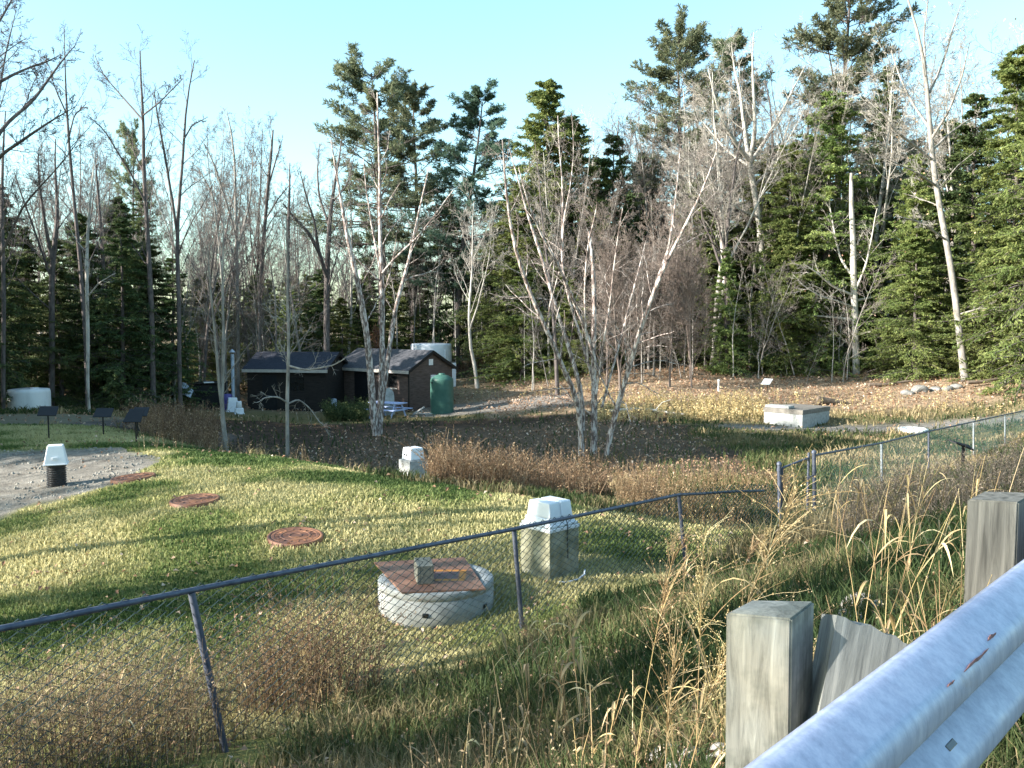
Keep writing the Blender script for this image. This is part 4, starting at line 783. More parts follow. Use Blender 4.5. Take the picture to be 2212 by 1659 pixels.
# ------------------------------------------------------------------ guardrail
RA = np.array([.31, 1.23]) + np.array([.7295, -.684]) * .03; RD = np.array([.684, .7295]); RN = np.array([.7295, -.684])           # RN points to the road (the viewer)
gr = thing('guardrail', (*(RA + RD * .9), h1(*(RA + RD * .9))), 'galvanised steel guardrail with grey wooden posts at the road edge', 'guardrail')
prof = [(-.008, .002), (.006, .005), (.016, .002), (.026, -.004), (.066, -.034), (.076, -.042), (.082, -.052), (.085, -.064), (.085, -.086), (.083, -.096), (.076, -.106), (.022, -.149), (.012, -.155), (.006, -.160), (.006, -.166), (.012, -.171), (.022, -.177), (.076, -.220), (.083, -.230), (.085, -.240), (.085, -.264), (.082, -.274), (.074, -.284), (.026, -.320), (.014, -.327), (-.008, -.328)]
ZR = CZ - .642
mb = MB(); S = np.linspace(-1.6, 9, 60); ring = []
for s_ in S:
    c = RA + RD * s_ 
    ring.append([(c[0] + RN[0] * o_, c[1] + RN[1] * o_, ZR + z_ - .004 * max(s_ - 2, 0)) for o_, z_ in prof])
ring = np.array(ring); inner = ring.copy(); inner[:, :, 0] -= RN[0] * .004; inner[:, :, 1] -= RN[1] * .004
m_ = len(prof); V = np.concatenate([ring.reshape(-1, 3), inner.reshape(-1, 3)]); i = (np.arange(len(S) - 1) * m_)[:, None]; j = np.arange(m_ - 1)[None]; off = len(S) * m_
q = np.stack([i + j, i + j + 1, i + m_ + j + 1, i + m_ + j], -1).reshape(-1, 4); mb.add(V, np.concatenate([q, q[:, ::-1] + off]))
e1 = (np.arange(len(S) - 1) * m_)[:, None]; mb.f[4].append(np.concatenate([np.concatenate([e1, e1 + m_, e1 + m_ + off, e1 + off], 1), np.concatenate([e1 + m_ - 1, e1 + off + m_ - 1, e1 + off + 2 * m_ - 1, e1 + 2 * m_ - 1], 1)]))
def galv():
    m, nt, b = newmat('galvanised_steel')
    n1 = ramp(nt, noise(nt, 34, 7, .75, stretch=(1, 1, .3)), [(.3, (.22, .26, .37)), (.5, (.30, .345, .475)), (.7, (.39, .435, .56))])  # blue of the sky reflected in the shaded front is put into these colours
    n2 = noise(nt, 3.2, 7, .75, dist=.6); st = ramp(nt, n2, [(.57, (0, 0, 0)), (.66, (1, 1, 1))]); c = mixc(nt, math_(nt, 'MULTIPLY', st, .35), n1, (.30, .26, .25))
    nt.links.new(c, b.inputs['Base Color']); b.inputs['Metallic'].default_value = .25
    nt.links.new(ramp(nt, noise(nt, 14, 5, .7), [(.3, (.42,) * 3), (.7, (.62,) * 3)]), b.inputs['Roughness']); bump(nt, b, noise(nt, 30, 5, .7, stretch=(1, 1, .4)), .12, .003); return m
o = sub(mb, 'rail_beam', galv(), gr, True)
MAT['rust'] = M('rust', [(.35, (.12, .06, .055)), (.65, (.26, .13, .115))], 30, .9)
def on_rail(s_, k, lift): return np.array([*(RA + RD * s_ + RN * (prof[k][0] + lift)), ZR + prof[k][1] - .004 * max(s_ - 2, 0)])
for nm, s0, s1, k, w_, mt in (('rust_scrape', .72, .88, 5, .003, 'rust'), ('rust_scrape', .91, .97, 4, .0035, 'rust'), ('rust_scrape', .62, .66, 5, .002, 'rust')):
    mb = MB(); P = [on_rail(s0 + (s1 - s0) * f, k, .0005) + np.array([0, 0, w_ * .4 * math.sin(f * 9 + k)]) for f in np.linspace(0, 1, 9)]
    nr = np.array([RN[0] * .7, RN[1] * .7, .7]) if k < 7 else np.array([RN[0] * .6, RN[1] * .6, -.6]); up = np.array([0, 0, 1.]) if k >= 7 else norm(np.array([-RN[0] * .6, -RN[1] * .6, .8]))
    ww = w_ * np.sin(np.linspace(.15, PI - .15, 9)) * np.array([1, .7, 1, .6, 1, .9, .6, 1, .8]); V = []
    for p_, h_ in zip(P, ww): V += [p_ + up * h_ + nr * .0025, p_ - up * h_ + nr * .0025, p_ + up * h_ - nr * .004, p_ - up * h_ - nr * .004]
    fs = []
    for f in range(8):
        b_ = f * 4; fs += [[b_, b_ + 4, b_ + 5, b_ + 1], [b_, b_ + 2, b_ + 6, b_ + 4], [b_ + 1, b_ + 5, b_ + 7, b_ + 3]]
    mb.poly(V, fs); sub(mb, nm, MAT[mt], gr)
mb = MB(); ctr_ = np.array([*(RA + RD * .735 + RN * .0535), ZR - .2035]); sl_ = norm(np.array([*(RN * .054), -.043])); nn_ = norm(np.array([*(RN * .043), .054]))
box(mb, ctr_ + nn_ * .0005, (.046, .013, .004), bev=.0012, M=Matrix(((RD[0], sl_[0], nn_[0]), (RD[1], sl_[1], nn_[1]), (0, sl_[2], nn_[2]))).to_4x4()); sub(mb, 'bolt_slot', MAT['dark_glass'], gr)
def wood():
    m, nt, b = newmat('weathered_post_wood'); tc = nt.nodes.new('ShaderNodeTexCoord')
    mp = nt.nodes.new('ShaderNodeMapping'); mp.inputs['Scale'].default_value = (9, 9, .8); nt.links.new(tc.outputs['Object'], mp.inputs[0])
    n = nt.nodes.new('ShaderNodeTexNoise'); n.inputs['Scale'].default_value = 4; n.inputs['Detail'].default_value = 8; n.inputs['Roughness'].default_value = .7; n.inputs['Distortion'].default_value = 1.2; nt.links.new(mp.outputs[0], n.inputs['Vector'])
    c = ramp(nt, n.outputs['Fac'], [(.3, (.12, .115, .10)), (.45, (.235, .225, .20)), (.6, (.33, .315, .28)), (.75, (.41, .395, .36))])
    big = ramp(nt, noise(nt, 5, 3, .5), [(.42, (.85, .88, .86)), (.6, (1, .96, .84))]); c = mixc(nt, .8, c, big, 'MULTIPLY')
    g_ = ramp(nt, noise(nt, 7, 4, .6), [(.46, (1, 1, 1)), (.6, (.40, .44, .43))]); c = mixc(nt, .7, c, g_, 'MULTIPLY')
    nt.links.new(c, b.inputs['Base Color']); b.inputs['Roughness'].default_value = .9; bump(nt, b, n.outputs['Fac'], .5, .004); return m
def wood_grey():
    m, nt, b = newmat('grey_block_wood'); 
    n = noise(nt, 2.2, 8, .7, stretch=(16, 16, 1.2), dist=.8)
    nt.links.new(ramp(nt, n, [(.3, (.07, .075, .072)), (.5, (.165, .17, .16)), (.7, (.28, .28, .26))]), b.inputs['Base Color']); b.inputs['Roughness'].default_value = .92; bump(nt, b, n, .6, .004); return m
MAT['post_wood'] = wood(); MAT['grey_wood'] = wood_grey()
def prism(top, zb, bev=.006, dz=(0, 0, 0, 0), skirt=None):
    bm = bmesh.new(); a = [bm.verts.new((p[0], p[1], p[2] + d_)) for p, d_ in zip(top, dz)]; sk = skirt or [(0, 0)] * 4
    b_ = [bm.verts.new((p[0] + s_[0], p[1] + s_[1], zb)) for p, s_ in zip(top, sk)]
    bm.faces.new(a); bm.faces.new(b_[::-1])
    for k in range(4): bm.faces.new([a[k], b_[k], b_[(k + 1) % 4], a[(k + 1) % 4]])
    bmesh.ops.recalc_face_normals(bm, faces=bm.faces)
    if bev: bmesh.ops.bevel(bm, geom=bm.edges[:], offset=bev, segments=2, affect='EDGES')
    return bm
T0 = CZ - .625
FL = np.array([.456, 1.852]); ft = np.array([math.cos(-.24), math.sin(-.24)]); sd = np.array([math.cos(.87), math.sin(.87)])
top = [(*FL, T0), (*(FL + ft * .134), T0), (*(FL + ft * .134 + sd * .125), T0 + .004), (*(FL + sd * .125), T0 + .004)]
mb = MB().bm(prism(top, CZ - 1.75, .004, (0, -.002, .002, -.006), [(.012, 0), (.012, 0), (.012, 0), (.012, 0)])); o = sub(mb, 'wooden_post', MAT['post_wood'], gr); o['label'] = 'square wooden post with pale front face and dark end grain'
o = MB(); lathe(o, [(.004, 0), (.004, .006)], 8); 
top2 = [W(2089, 1086, 3.05), W(2200, 1090, 3.0), W(2236, 1074, 3.17), W(2125, 1071, 3.2)]; top2 = [np.array([p[0], p[1], T0 + .0]) for p in top2]
MAT['shaded_post_wood'] = M('shaded_post_wood', [(.3, (.05, .048, .042)), (.5, (.12, .115, .10)), (.7, (.20, .19, .165))], 3, .92, stretch=(9, 9, .8), bmp=.5, bdist=.004, dist=.8)  # grey-brown post wood, darkened for the shadow of the reeds before it
mb = MB().bm(prism(top2, CZ - 1.9, .005)); sub(mb, 'wooden_post', MAT['shaded_post_wood'], gr)
o3 = np.array([.62, .66, 0]) * 2.75
mb = MB().bm(prism([p + o3 for p in top2], CZ - 1.9, .005)); sub(mb, 'wooden_post', MAT['grey_wood'], gr)
# the twisted offset block between post and beam
TL, TR, BL = W(1808, 1334, 1.88), W(1992, 1382, 1.865), W(1690, 1580, 1.82)
ux = norm(TR - TL); uy = TL - BL; uy = norm(uy - ux * (uy @ ux)); un = norm(np.cross(ux, uy)); wd, hd, td = .185, .36, .10
bm = bmesh.new(); bmesh.ops.create_cube(bm, size=1)
for v in bm.verts:
    v.co = Vector((v.co.x * wd, v.co.y * td, v.co.z * hd + (.006 * math.sin(v.co.x * 9) if v.co.z > 0 else 0)))
bmesh.ops.subdivide_edges(bm, edges=[e for e in bm.edges if abs(e.verts[0].co.x - e.verts[1].co.x) > .1], cuts=9)
rb = random.Random(3)
for v in bm.verts:
    if v.co.z > hd * .45: v.co.z += rb.uniform(-.006, .004) + (-.018 * max(0, v.co.x) / wd * 2)
cen = TL + ux * wd / 2 - uy * hd / 2
Mx = Matrix(((ux[0], un[0], uy[0]), (ux[1], un[1], uy[1]), (ux[2], un[2], uy[2]))).to_4x4()
blk = MB().bm(bm).build('offset_block', MAT['grey_wood'], gr); blk.matrix_parent_inverse = Matrix.Translation(-Vector(gr.location)); blk.matrix_basis = Matrix.Translation(Vector([float(c_) for c_ in cen - un * .052])) @ Mx; blk['label'] = 'grey grained wooden spacer block tilted out of line'

# ------------------------------------------------------------------ lawn furniture: concrete, lids, risers
def G_(px, py, d, dz=0): p = W(px, py, d); return np.array([p[0], p[1], h1(p[0], p[1]) + dz])
c = G_(1187, 1250, 11.35)                                           # utility box with white cover
ub = thing('utility_box', c, 'square concrete utility box with white moulded cover behind the fence', 'utility box', rz=math.radians(43))
mb = MB(); wbox = .54; hb = W(1187, 1143, 11.0)[2] - c[2]
box(mb, (0, 0, hb / 2 - .06), (wbox, wbox, hb + .12), bev=.012); mb.build('concrete_base', MAT['concrete_stained'], ub)
mb = MB(); box(mb, (0, 0, hb - .028), (wbox + .014, wbox + .014, .05), bev=.01); mb.build('top_flange', MAT['white_plastic'], ub)
mb = MB(); z0 = hb - .002
box(mb, (0, 0, z0 + .018), (.52, .52, .035), bev=.01); box(mb, (0, 0, z0 + .07), (.475, .475, .085), bev=.015, taper=.94); mb.build('cover_skirt', MAT['white_plastic'], ub)
mb = MB()
for s_ in (-1, 1): box(mb, (s_ * .108, 0, z0 + .21), (.206, .43, .195), bev=.016, taper=.86)
box(mb, (0, 0, z0 + .2), (.03, .38, .165), taper=.9); mb.build('cover_hood', MAT['white_plastic'], ub)
mb = MB(); tube(mb, [(.04, -.278, hb - .1), (.05, -.276, hb - .25), (.055, -.276, hb - .42)], .006, 6); tube(mb, [(.03, -.245, z0 + .11), (.035, -.272, z0 + .06), (.04, -.285, hb - .02), (.04, -.278, hb - .1)], .006, 6); mb.build('cable', MAT['black_plastic'], ub)
c = G_(1225, 1243, 10.95, .02); mb = MB(); tube(mb, [c + np.array([-.12, -.02, -.01]), c + np.array([0, -.05, .0]), c + np.array([.14, .0, .02]), c + np.array([.23, .12, .05]), c + np.array([.24, .2, .09])], .012, 6)
o = mb.build('hose', MAT['pale_blue'], smooth=True, loc=c); tag(o, 'short curved hose lying in the grass by the utility box', 'hose')
# concrete ring, steel plate and block
c = G_(942, 1300, 10.35); ringz = W(942, 1246, 10.35)[2]; hgt = ringz - c[2]
cr_ = thing('concrete_ring', c, 'round concrete manhole ring covered by a rusty plate', 'manhole ring')
mb = MB(); R0 = .685; lathe(mb, [(.53, -.15), (R0, -.15), (R0, hgt * .74), (R0 - .006, hgt * .75), (R0 - .006, hgt * .77), (R0 + .002, hgt * .78), (R0, hgt - .012), (R0 - .014, hgt), (.545, hgt), (.53, hgt - .012), (.53, -.15)], 64, caps=False); mb.build('ring_wall', MAT['concrete'], cr_, True)
for a in (200, 265, 330):
    mb = MB(); box(mb, (R0 * math.cos(math.radians(a)), R0 * math.sin(math.radians(a)), hgt * .35), (.03, .07, .05), math.radians(a), .008); mb.build('lifting_pocket', MAT['dark_glass'], cr_)
pz = ringz + .008
pc = [W(808, 1214, 10.75), W(1003, 1203, 10.75), W(1049, 1271, 10.0), W(868, 1279, 10.0)]
pl2 = []
for (a, b_) in ((808, 1214), (1003, 1203), (1049, 1271), (868, 1279)):
    q_ = W(a, b_, 1.0); k_ = (pz + .012 - CZ) / (q_[2] - CZ); pl2.append(np.array([q_[0] * k_, k_, pz + .012]))
cen = sum(pl2) / 4
bm = bmesh.new(); a_ = [bm.verts.new(tuple(p - cen)) for p in pl2]; b_ = [bm.verts.new(tuple(p - cen - np.array([0, 0, .022]))) for p in pl2]
bm.faces.new(a_); bm.faces.new(b_[::-1])
for k in range(4): bm.faces.new([a_[k], b_[k], b_[(k + 1) % 4], a_[(k + 1) % 4]])
bmesh.ops.recalc_face_normals(bm, faces=bm.faces); bmesh.ops.bevel(bm, geom=bm.edges[:], offset=.003, segments=1, affect='EDGES')
def rustplate():
    m, nt, b = newmat('rusty_plate'); n = noise(nt, 2.4, 6, .65); c0 = ramp(nt, n, [(.3, (.11, .052, .034)), (.5, (.21, .105, .066)), (.7, (.30, .165, .105))])
    tc = nt.nodes.new('ShaderNodeTexCoord'); sp_ = nt.nodes.new('ShaderNodeSeparateXYZ'); nt.links.new(tc.outputs['Object'], sp_.inputs[0])
    # a worn bright-orange rectangle stain right of the block, dark and bare inside
    dx = math_(nt, 'ABSOLUTE', math_(nt, 'SUBTRACT', sp_.outputs[0], .17)); dy = math_(nt, 'ABSOLUTE', math_(nt, 'ADD', sp_.outputs[1], .05))
    wob = math_(nt, 'MULTIPLY', math_(nt, 'SUBTRACT', noise(nt, 6, 4, .6), .5), .12)
    dd_ = math_(nt, 'ADD', math_(nt, 'MAXIMUM', math_(nt, 'DIVIDE', dx, .26), math_(nt, 'DIVIDE', dy, .24)), wob)
    outer = ramp(nt, dd_, [(.60, (0, 0, 0)), (.68, (1, 1, 1)), (.9, (1, 1, 1)), (1.0, (0, 0, 0))]); inner = ramp(nt, dd_, [(.55, (1, 1, 1)), (.66, (0, 0, 0))])
    c1 = mixc(nt, math_(nt, 'MULTIPLY', outer, .95), c0, (.52, .20, .03)); c1 = mixc(nt, math_(nt, 'MULTIPLY', inner, .7), c1, (.13, .075, .075))
    nt.links.new(c1, b.inputs['Base Color']); b.inputs['Roughness'].default_value = .7; bump(nt, b, noise(nt, 18, 5, .7), .25, .004); return m
o = MB().bm(bm).build('steel_plate', rustplate(), loc=None); o.location = tuple(cen); tag(o, 'rusty square steel plate with orange stain lying on the concrete ring', 'steel plate')
bc = W(922, 1276, 10.2); q_ = W(918, 1262, 1.0); k_ = (pz + .012 - CZ) / (q_[2] - CZ); bc = np.array([q_[0] * k_, k_, pz + .0125])
mb = MB(); bw, bd_, bh = .19, .39, .215
ang = math.radians(12)
def hollow(mb):
    for x_ in (-1, 1): box(mb, (x_ * (bw / 2 - .016), 0, bh / 2), (.032, bd_, bh), bev=.003)
    for y_ in (-1, 0, 1): box(mb, (0, y_ * (bd_ / 2 - .016), bh / 2), (bw - .068, .03, bh - .004), bev=.002)
hollow(mb); box(mb, (0, 0, bh - .014), (bw - .066, bd_ - .062, .02))
o = mb.build('cinder_block', MAT['block']); o.location = tuple(bc + np.array([-.03, .18, 0])); o.rotation_euler = (0, 0, ang); tag(o, 'hollow grey cinder block standing on the rusty plate', 'cinder block')
# cast iron lids
def rustlid():
    m, nt, b = newmat('rusty_iron'); n = noise(nt, 4, 6, .65)
    nt.links.new(ramp(nt, n, [(.3, (.055, .03, .026)), (.5, (.165, .072, .04)), (.7, (.34, .15, .065))]), b.inputs['Base Color']); b.inputs['Roughness'].default_value = .65; b.inputs['Metallic'].default_value = .2; bump(nt, b, noise(nt, 20, 4, .7), .3, .004); return m
MAT['rust_iron'] = rustlid()
def lid_mesh(name, px, py, d, label, tilt):
    p = G_(px, py, d, .022); o = thing(name, p, label, 'manhole cover', 'manhole covers on the lawn', rz=px * .01)
    nn = Vector((h1(p[0] - .4, p[1]) - h1(p[0] + .4, p[1]), h1(p[0], p[1] - .4) - h1(p[0], p[1] + .4), .8)).normalized(); 
    o.rotation_mode = 'QUATERNION'; o.rotation_quaternion = Vector((0, 0, 1)).rotation_difference(nn)
    mb = MB(); lathe(mb, [(.385, -.12), (.385, .028), (.375, .036), (.335, .036), (.335, .02)], 48, caps=False); mb.build('frame_ring', MAT['rust_iron'], o, True)
    mb = MB(); lathe(mb, [(.33, .0), (.33, .034), (.325, .038), (.29, .038), (.285, .033), (.215, .033), (.21, .039), (.19, .039), (.185, .033), (.10, .033), (.095, .039), (.075, .039), (.07, .033), (.001, .034)], 48)
    for k in range(16):
        a = k * PI / 8; box(mb, (.25 * math.cos(a), .25 * math.sin(a), .035), (.05, .018, .010), a)
    for s_ in (-1, 1): box(mb, (s_ * .14, 0, .034), (.05, .02, .012))
    mb.build('lid', MAT['rust_iron'], o)
lid_mesh('manhole_cover', 638, 1158, 12.2, 'orange-rusted round manhole cover nearest to the concrete ring', 0)
lid_mesh('manhole_cover', 421, 1079, 14.0, 'dark rusty manhole cover in the middle of the row of three on the lawn', 0)
lid_mesh('manhole_cover', 288, 1034, 16.0, 'brown rusty manhole cover at the edge of the bare sand', 0)
# corrugated riser with its white cap
c = G_(123, 1046, 16.0); rs = thing('vent_riser', c, 'black corrugated pipe riser under a white tapered cap on the sand', 'vent riser', rz=math.radians(22))
top_ = W(123, 1000, 16)[2] - c[2]; pr = [(.14, -.1)]; z_ = -.02
while z_ < top_: pr += [(.165, z_ + .004), (.168, z_ + .016), (.146, z_ + .022), (.146, z_ + .034)]; z_ += .041
mb = MB(); lathe(mb, pr, 32); mb.build('corrugated_pipe', MAT['black_plastic'], rs, False)
mb = MB(); hc = W(123, 962, 16)[2] - c[2] - top_ + .03; box(mb, (0, 0, top_ - .01), (.40, .36, .022), bev=.006); box(mb, (0, 0, top_ + hc / 2 - .02), (.385, .345, hc), bev=.014, taper=.66); box(mb, (.0, -.172, top_ + .105), (.09, .02, .05), bev=.004); mb.build('white_cap', MAT['white_plastic'], rs)
# second white-capped box in the ditch
c = G_(893, 1040, 22.5); c[2] = W(893, 1050, 22.5)[2]; u2 = thing('utility_box', (c[0], c[1], h1(c[0], c[1])), 'pale concrete box with holed white cap half sunk in the ditch', 'utility box', rz=math.radians(38))
z1 = W(893, 992, 22.5)[2] - h1(c[0], c[1]); z2 = W(893, 966, 22.5)[2] - h1(c[0], c[1])
mb = MB(); box(mb, (0, 0, z1 / 2 - .1), (.54, .54, z1 + .2), bev=.015); mb.build('concrete_base', MAT['concrete'], u2)
mb = MB(); box(mb, (0, 0, (z1 + z2) / 2), (.44, .44, z2 - z1), bev=.03, taper=.86); mb.build('white_cap', MAT['white_plastic'], u2)
mb = MB()
for (a, b_) in ((-.226, -.04), (-.222, .07)): box(mb, (a + .008, b_, (z1 + z2) / 2 - .02), (.012, .05, .05), bev=.004)
mb.build('cap_hole', MAT['black_plastic'], u2)

# ------------------------------------------------------------------ display panels
def panel(px, ybot, d, corners, label, mat='black_paint', th=.018, post=.03, face=None, group='black display panels'):
    p = W(px, ybot, d); z = h1(p[0], p[1]); o = thing('display_panel', (p[0], p[1], z), label, 'display panel', group)
    C4 = [W(a, b_, d + e) for a, b_, e in corners]; n_ = norm(np.cross(C4[1] - C4[0], C4[3] - C4[0])); mb = MB(); V = [q_ + n_ * th / 2 for q_ in C4] + [q_ - n_ * th / 2 for q_ in C4]
    mb.poly(V, [[0, 1, 2, 3], [7, 6, 5, 4], [0, 4, 5, 1], [1, 5, 6, 2], [2, 6, 7, 3], [3, 7, 4, 0]]); sub(mb, 'panel', MAT[mat], o)
    ctr = sum(C4) / 4; mb = MB(); box(mb, ((p[0] + ctr[0]) / 2, (p[1] + ctr[1]) / 2, (z - .2 + ctr[2]) / 2), (post, post, ctr[2] - z + .2), bev=.004); sub(mb, 'post', MAT['black_paint'], o); return o
panel(106, 955, 23, [(80, 898, -.2), (121, 898, -.2), (127, 878, .2), (86, 878, .2)], 'black display panel on one post in front of the white tank')
panel(222, 945, 24, [(200, 901, -.2), (240, 901, -.2), (246, 882, .2), (209, 882, .2)], 'black display panel standing alone between the other three')
panel(297, 959, 22.3, [(265, 912, -.25), (304, 912, -.25), (312, 884, .25), (280, 884, .25)], 'front black display panel of the overlapping pair')
panel(290, 948, 24.3, [(289, 899, -.22), (317, 899, -.22), (323, 880, .22), (290, 880, .22)], 'rear black display panel of the overlapping pair by the brambles')
panel(1658, 846, 45, [(1643, 830, -.3), (1662, 831, -.3), (1670, 819, .3), (1651, 818, .3)], 'white reading panel on a low post in front of the pale saplings', 'white_paint', group=None)
panel(2083, 1018, 23.5, [(2047, 950, -.1), (2066, 958, -.25), (2104, 973, .15), (2092, 962, .3)], 'dark reading panel seen edge-on beside the right-hand fence', post=.06, th=.03, group=None)
p = G_(1552, 845, 46); mb = MB(); tube(mb, [p, p + np.array([0, 0, .55])], .045, 10); lathe(mb, [(.06, .0), (.06, .06), (.01, .08)], 12, p + np.array([0, 0, .55])); tag(mb.build('marker_pipe', MAT['white_paint'], smooth=True, loc=p), 'short white marker pipe standing in the straw grass', 'marker pipe')

# ------------------------------------------------------------------ tanks
def tank(px, pyb, d, wpx, ytop, mat, label, name='water_tank', dome=.12, chamfer=.06, seg=56, ribs=False):
    p = W(px, pyb, d); z = h1(p[0], p[1]); R = wpx / 2 / F * d; hh = W(px, ytop, d)[2] - z; o = thing(name, (p[0], p[1], z), label, 'tank')
    pr = [(R * .985, -.15), (R, .03)]
    pr += [(R, hh * .3), (R * 1.004, hh * .31), (R, hh * .32), (R, hh * .6), (R * 1.004, hh * .61), (R, hh * .62)] if ribs else []
    pr += [(R, hh - dome - chamfer), (R * .992, hh - dome - chamfer * .5), (R * .955, hh - dome), (R * .6, hh - dome * .35), (R * .25, hh - .01), (.001, hh)]
    mb = MB(); lathe(mb, pr, seg); mb.build('tank_body', MAT[mat], o, True); return o, R, hh
t1, R, hh = tank(64, 892, 38, 85, 838, 'white_tank', 'low white cylindrical tank at the edge of the shaded left wood', dome=.05, chamfer=.16)
mb = MB(); lathe(mb, [(.2, 0), (.2, .05), (.17, .06), (.001, .06)], 20, (.3, -.1, hh - .035)); mb.build('hatch', MAT['white_tank'], t1, True)
t2, R, hh = tank(932, 820, 56, 88, 741, 'white_plastic', 'tall white tank showing above the brown shed roof', dome=.04, chamfer=.1)  # brighter white stands in for sun that the trees keep off this tank
mb = MB(); tube(mb, [(R * .75, -R * .68, .2), (R * .75, -R * .68, hh - .4)], .04, 8); mb.build('pipe', MAT['white_paint'], t2, True)
t3, R, hh = tank(955, 894, 44.8, 50, 808, 'green_tank', 'dark green upright plastic tank at the shed gable', dome=.22, chamfer=.12, ribs=True)
mb = MB(); lathe(mb, [(.17, 0), (.17, .05), (.15, .07), (.001, .075)], 20, (0, 0, hh - .03)); mb.build('hatch', MAT['green_tank'], t3, True)
mb = MB(); lathe(mb, [(.05, 0), (.05, .03), (.001, .03)], 14); o = mb.build('fitting', MAT['black_plastic'], t3); o.location = (-R * .80, -R * .60, hh - .42); o.rotation_euler = (PI / 2, 0, -.93)
c = G_(974, 805, 53); wb = thing('white_bin', c, 'small white bin with dark side between the white tank and the brambles', 'bin', rz=.5); hh = W(974, 781, 53)[2] - c[2]
mb = MB(); box(mb, (0, 0, hh / 2 - .1), (.45, .5, hh + .1), bev=.03, taper=1.05); mb.build('bin_body', MAT['white_plastic'], wb); mb = MB(); box(mb, (0, 0, hh - .03), (.52, .56, .05), bev=.015); mb.build('lid', MAT['black_plastic'], wb)

# ------------------------------------------------------------------ sheds
def shed(name, px, py, d, alpha, Lw, Wg, heave, hridge, wallmat, roofmat, label, over=.18):
    p = W(px, py, d); c0 = np.array([p[0], p[1]]); z0 = h1(*c0); dl = np.array([-math.cos(alpha), math.sin(alpha)]); dg = np.array([math.sin(alpha), math.cos(alpha)])
    o = thing(name, (c0[0], c0[1], z0), label, 'shed')
    def P(a, b_, z): q_ = dl * a + dg * b_; return (q_[0], q_[1], z)
    zl = -.25; mb = MB()
    mb.poly([P(0, 0, zl), P(0, Wg, zl), P(0, Wg, heave), P(0, Wg / 2, hridge), P(0, 0, heave), P(Lw, 0, zl), P(Lw, Wg, zl), P(Lw, Wg, heave), P(Lw, Wg / 2, hridge), P(Lw, 0, heave)],
            [[0, 1, 2, 3, 4], [9, 8, 7, 6, 5], [0, 4, 9, 5], [1, 6, 7, 2], [4, 3, 8, 9], [3, 2, 7, 8]]); mb.build('wall', MAT[wallmat], o)
    sl = (hridge - heave) / (Wg / 2); e_ = .22; mb = MB(); th = .07
    for s_ in (0, 1):
        b0, b1 = (-e_, Wg / 2) if s_ == 0 else (Wg + e_, Wg / 2); za = heave - sl * e_ + .02; zb_ = hridge + .02
        V = [P(-over, b0, za), P(-over, b1, zb_), P(Lw + over, b1, zb_), P(Lw + over, b0, za)]; V += [(v[0], v[1], v[2] + th) for v in V]
        mb.poly(V, [[3, 2, 1, 0], [4, 5, 6, 7], [0, 1, 5, 4], [2, 3, 7, 6], [0, 4, 7, 3], [1, 2, 6, 5]])
    mb.build('roof', MAT[roofmat], o)
    mb = MB(); b0 = -e_ - .025; za = heave - sl * e_ + .01
    V = [P(-over, b0, za - .1), P(-over, b0 + .022, za - .1), P(Lw + over, b0 + .022, za - .1), P(Lw + over, b0, za - .1)]; V += [(v[0], v[1], v[2] + .16) for v in V]
    mb.poly(V, [[3, 2, 1, 0], [4, 5, 6, 7], [0, 1, 5, 4], [2, 3, 7, 6], [0, 4, 7, 3], [1, 2, 6, 5]]); mb.build('fascia', MAT['trim'], o)
    mb = MB()
    for s_ in (-1, 1):
        b0 = Wg / 2 + s_ * (Wg / 2 + e_); V = [P(-over - .022, b0, za - .08), P(-over - .022, Wg / 2, hridge - .08), P(-over - .022, Wg / 2, hridge + .09), P(-over - .022, b0, za + .09)]; V += [tuple(np.array(v) + np.array([dl[0], dl[1], 0]) * .02) for v in V]
        mb.poly(V, [[3, 2, 1, 0], [4, 5, 6, 7], [0, 1, 5, 4], [1, 2, 6, 5], [2, 3, 7, 6], [3, 0, 4, 7]])
    mb.build('barge_board', MAT['shed_dark'], o)
    def flat(nm, on, a0, a1, za_, zb2, mat, lift=.02, th_=.03):
        mb = MB()
        if on == 'long': V = [P(a0, -lift, za_), P(a1, -lift, za_), P(a1, -lift, zb2), P(a0, -lift, zb2), P(a0, -lift + th_, za_), P(a1, -lift + th_, za_), P(a1, -lift + th_, zb2), P(a0, -lift + th_, zb2)]
        else: V = [P(-lift, a0, za_), P(-lift, a1, za_), P(-lift, a1, zb2), P(-lift, a0, zb2), P(-lift + th_, a0, za_), P(-lift + th_, a1, za_), P(-lift + th_, a1, zb2), P(-lift + th_, a0, zb2)]
        mb.poly(V, [[0, 1, 2, 3], [7, 6, 5, 4], [0, 4, 5, 1], [1, 5, 6, 2], [2, 6, 7, 3], [3, 7, 4, 0]]); return mb.build(nm, MAT[mat], o)
    return o, flat
s1, flat = shed('brown_shed', 885, 892, 46, math.radians(40), 5.8, 3.2, 2.2, 3.08, 'shed_wood', 'shingle', 'brown wooden shed with grey shingle roof behind the picnic table')
w = flat('window', 'long', 1.0, 1.52, 1.25, 2.0, 'dark_glass'); 
f_ = flat('frame', 'long', .93, .995, 1.2, 2.05, 'shed_dark', .035); f_.parent = w; f_ = flat('frame', 'long', 1.525, 1.59, 1.2, 2.05, 'shed_dark', .035); f_.parent = w
f_ = flat('sill', 'long', .93, 1.59, 1.13, 1.195, 'trim', .05, .05); f_.parent = w
w = flat('dark_doorway', 'long', 3.0, 4.35, .0, 1.98, 'black_paint', .03); f_ = flat('handle', 'long', 3.1, 3.16, .95, 1.1, 'trim', .06, .04); f_.parent = w  # flat black sheet: shade on the long wall drawn as a doorway
flat('gable_vent', 'gable', 1.42, 1.72, 2.38, 2.70, 'white_paint'); flat('corner_board', 'long', .0, .09, -.1, 2.1, 'shed_dark', .028)
flat('notice', 'gable', 1.55, 1.95, 1.65, 1.85, 'white_paint')
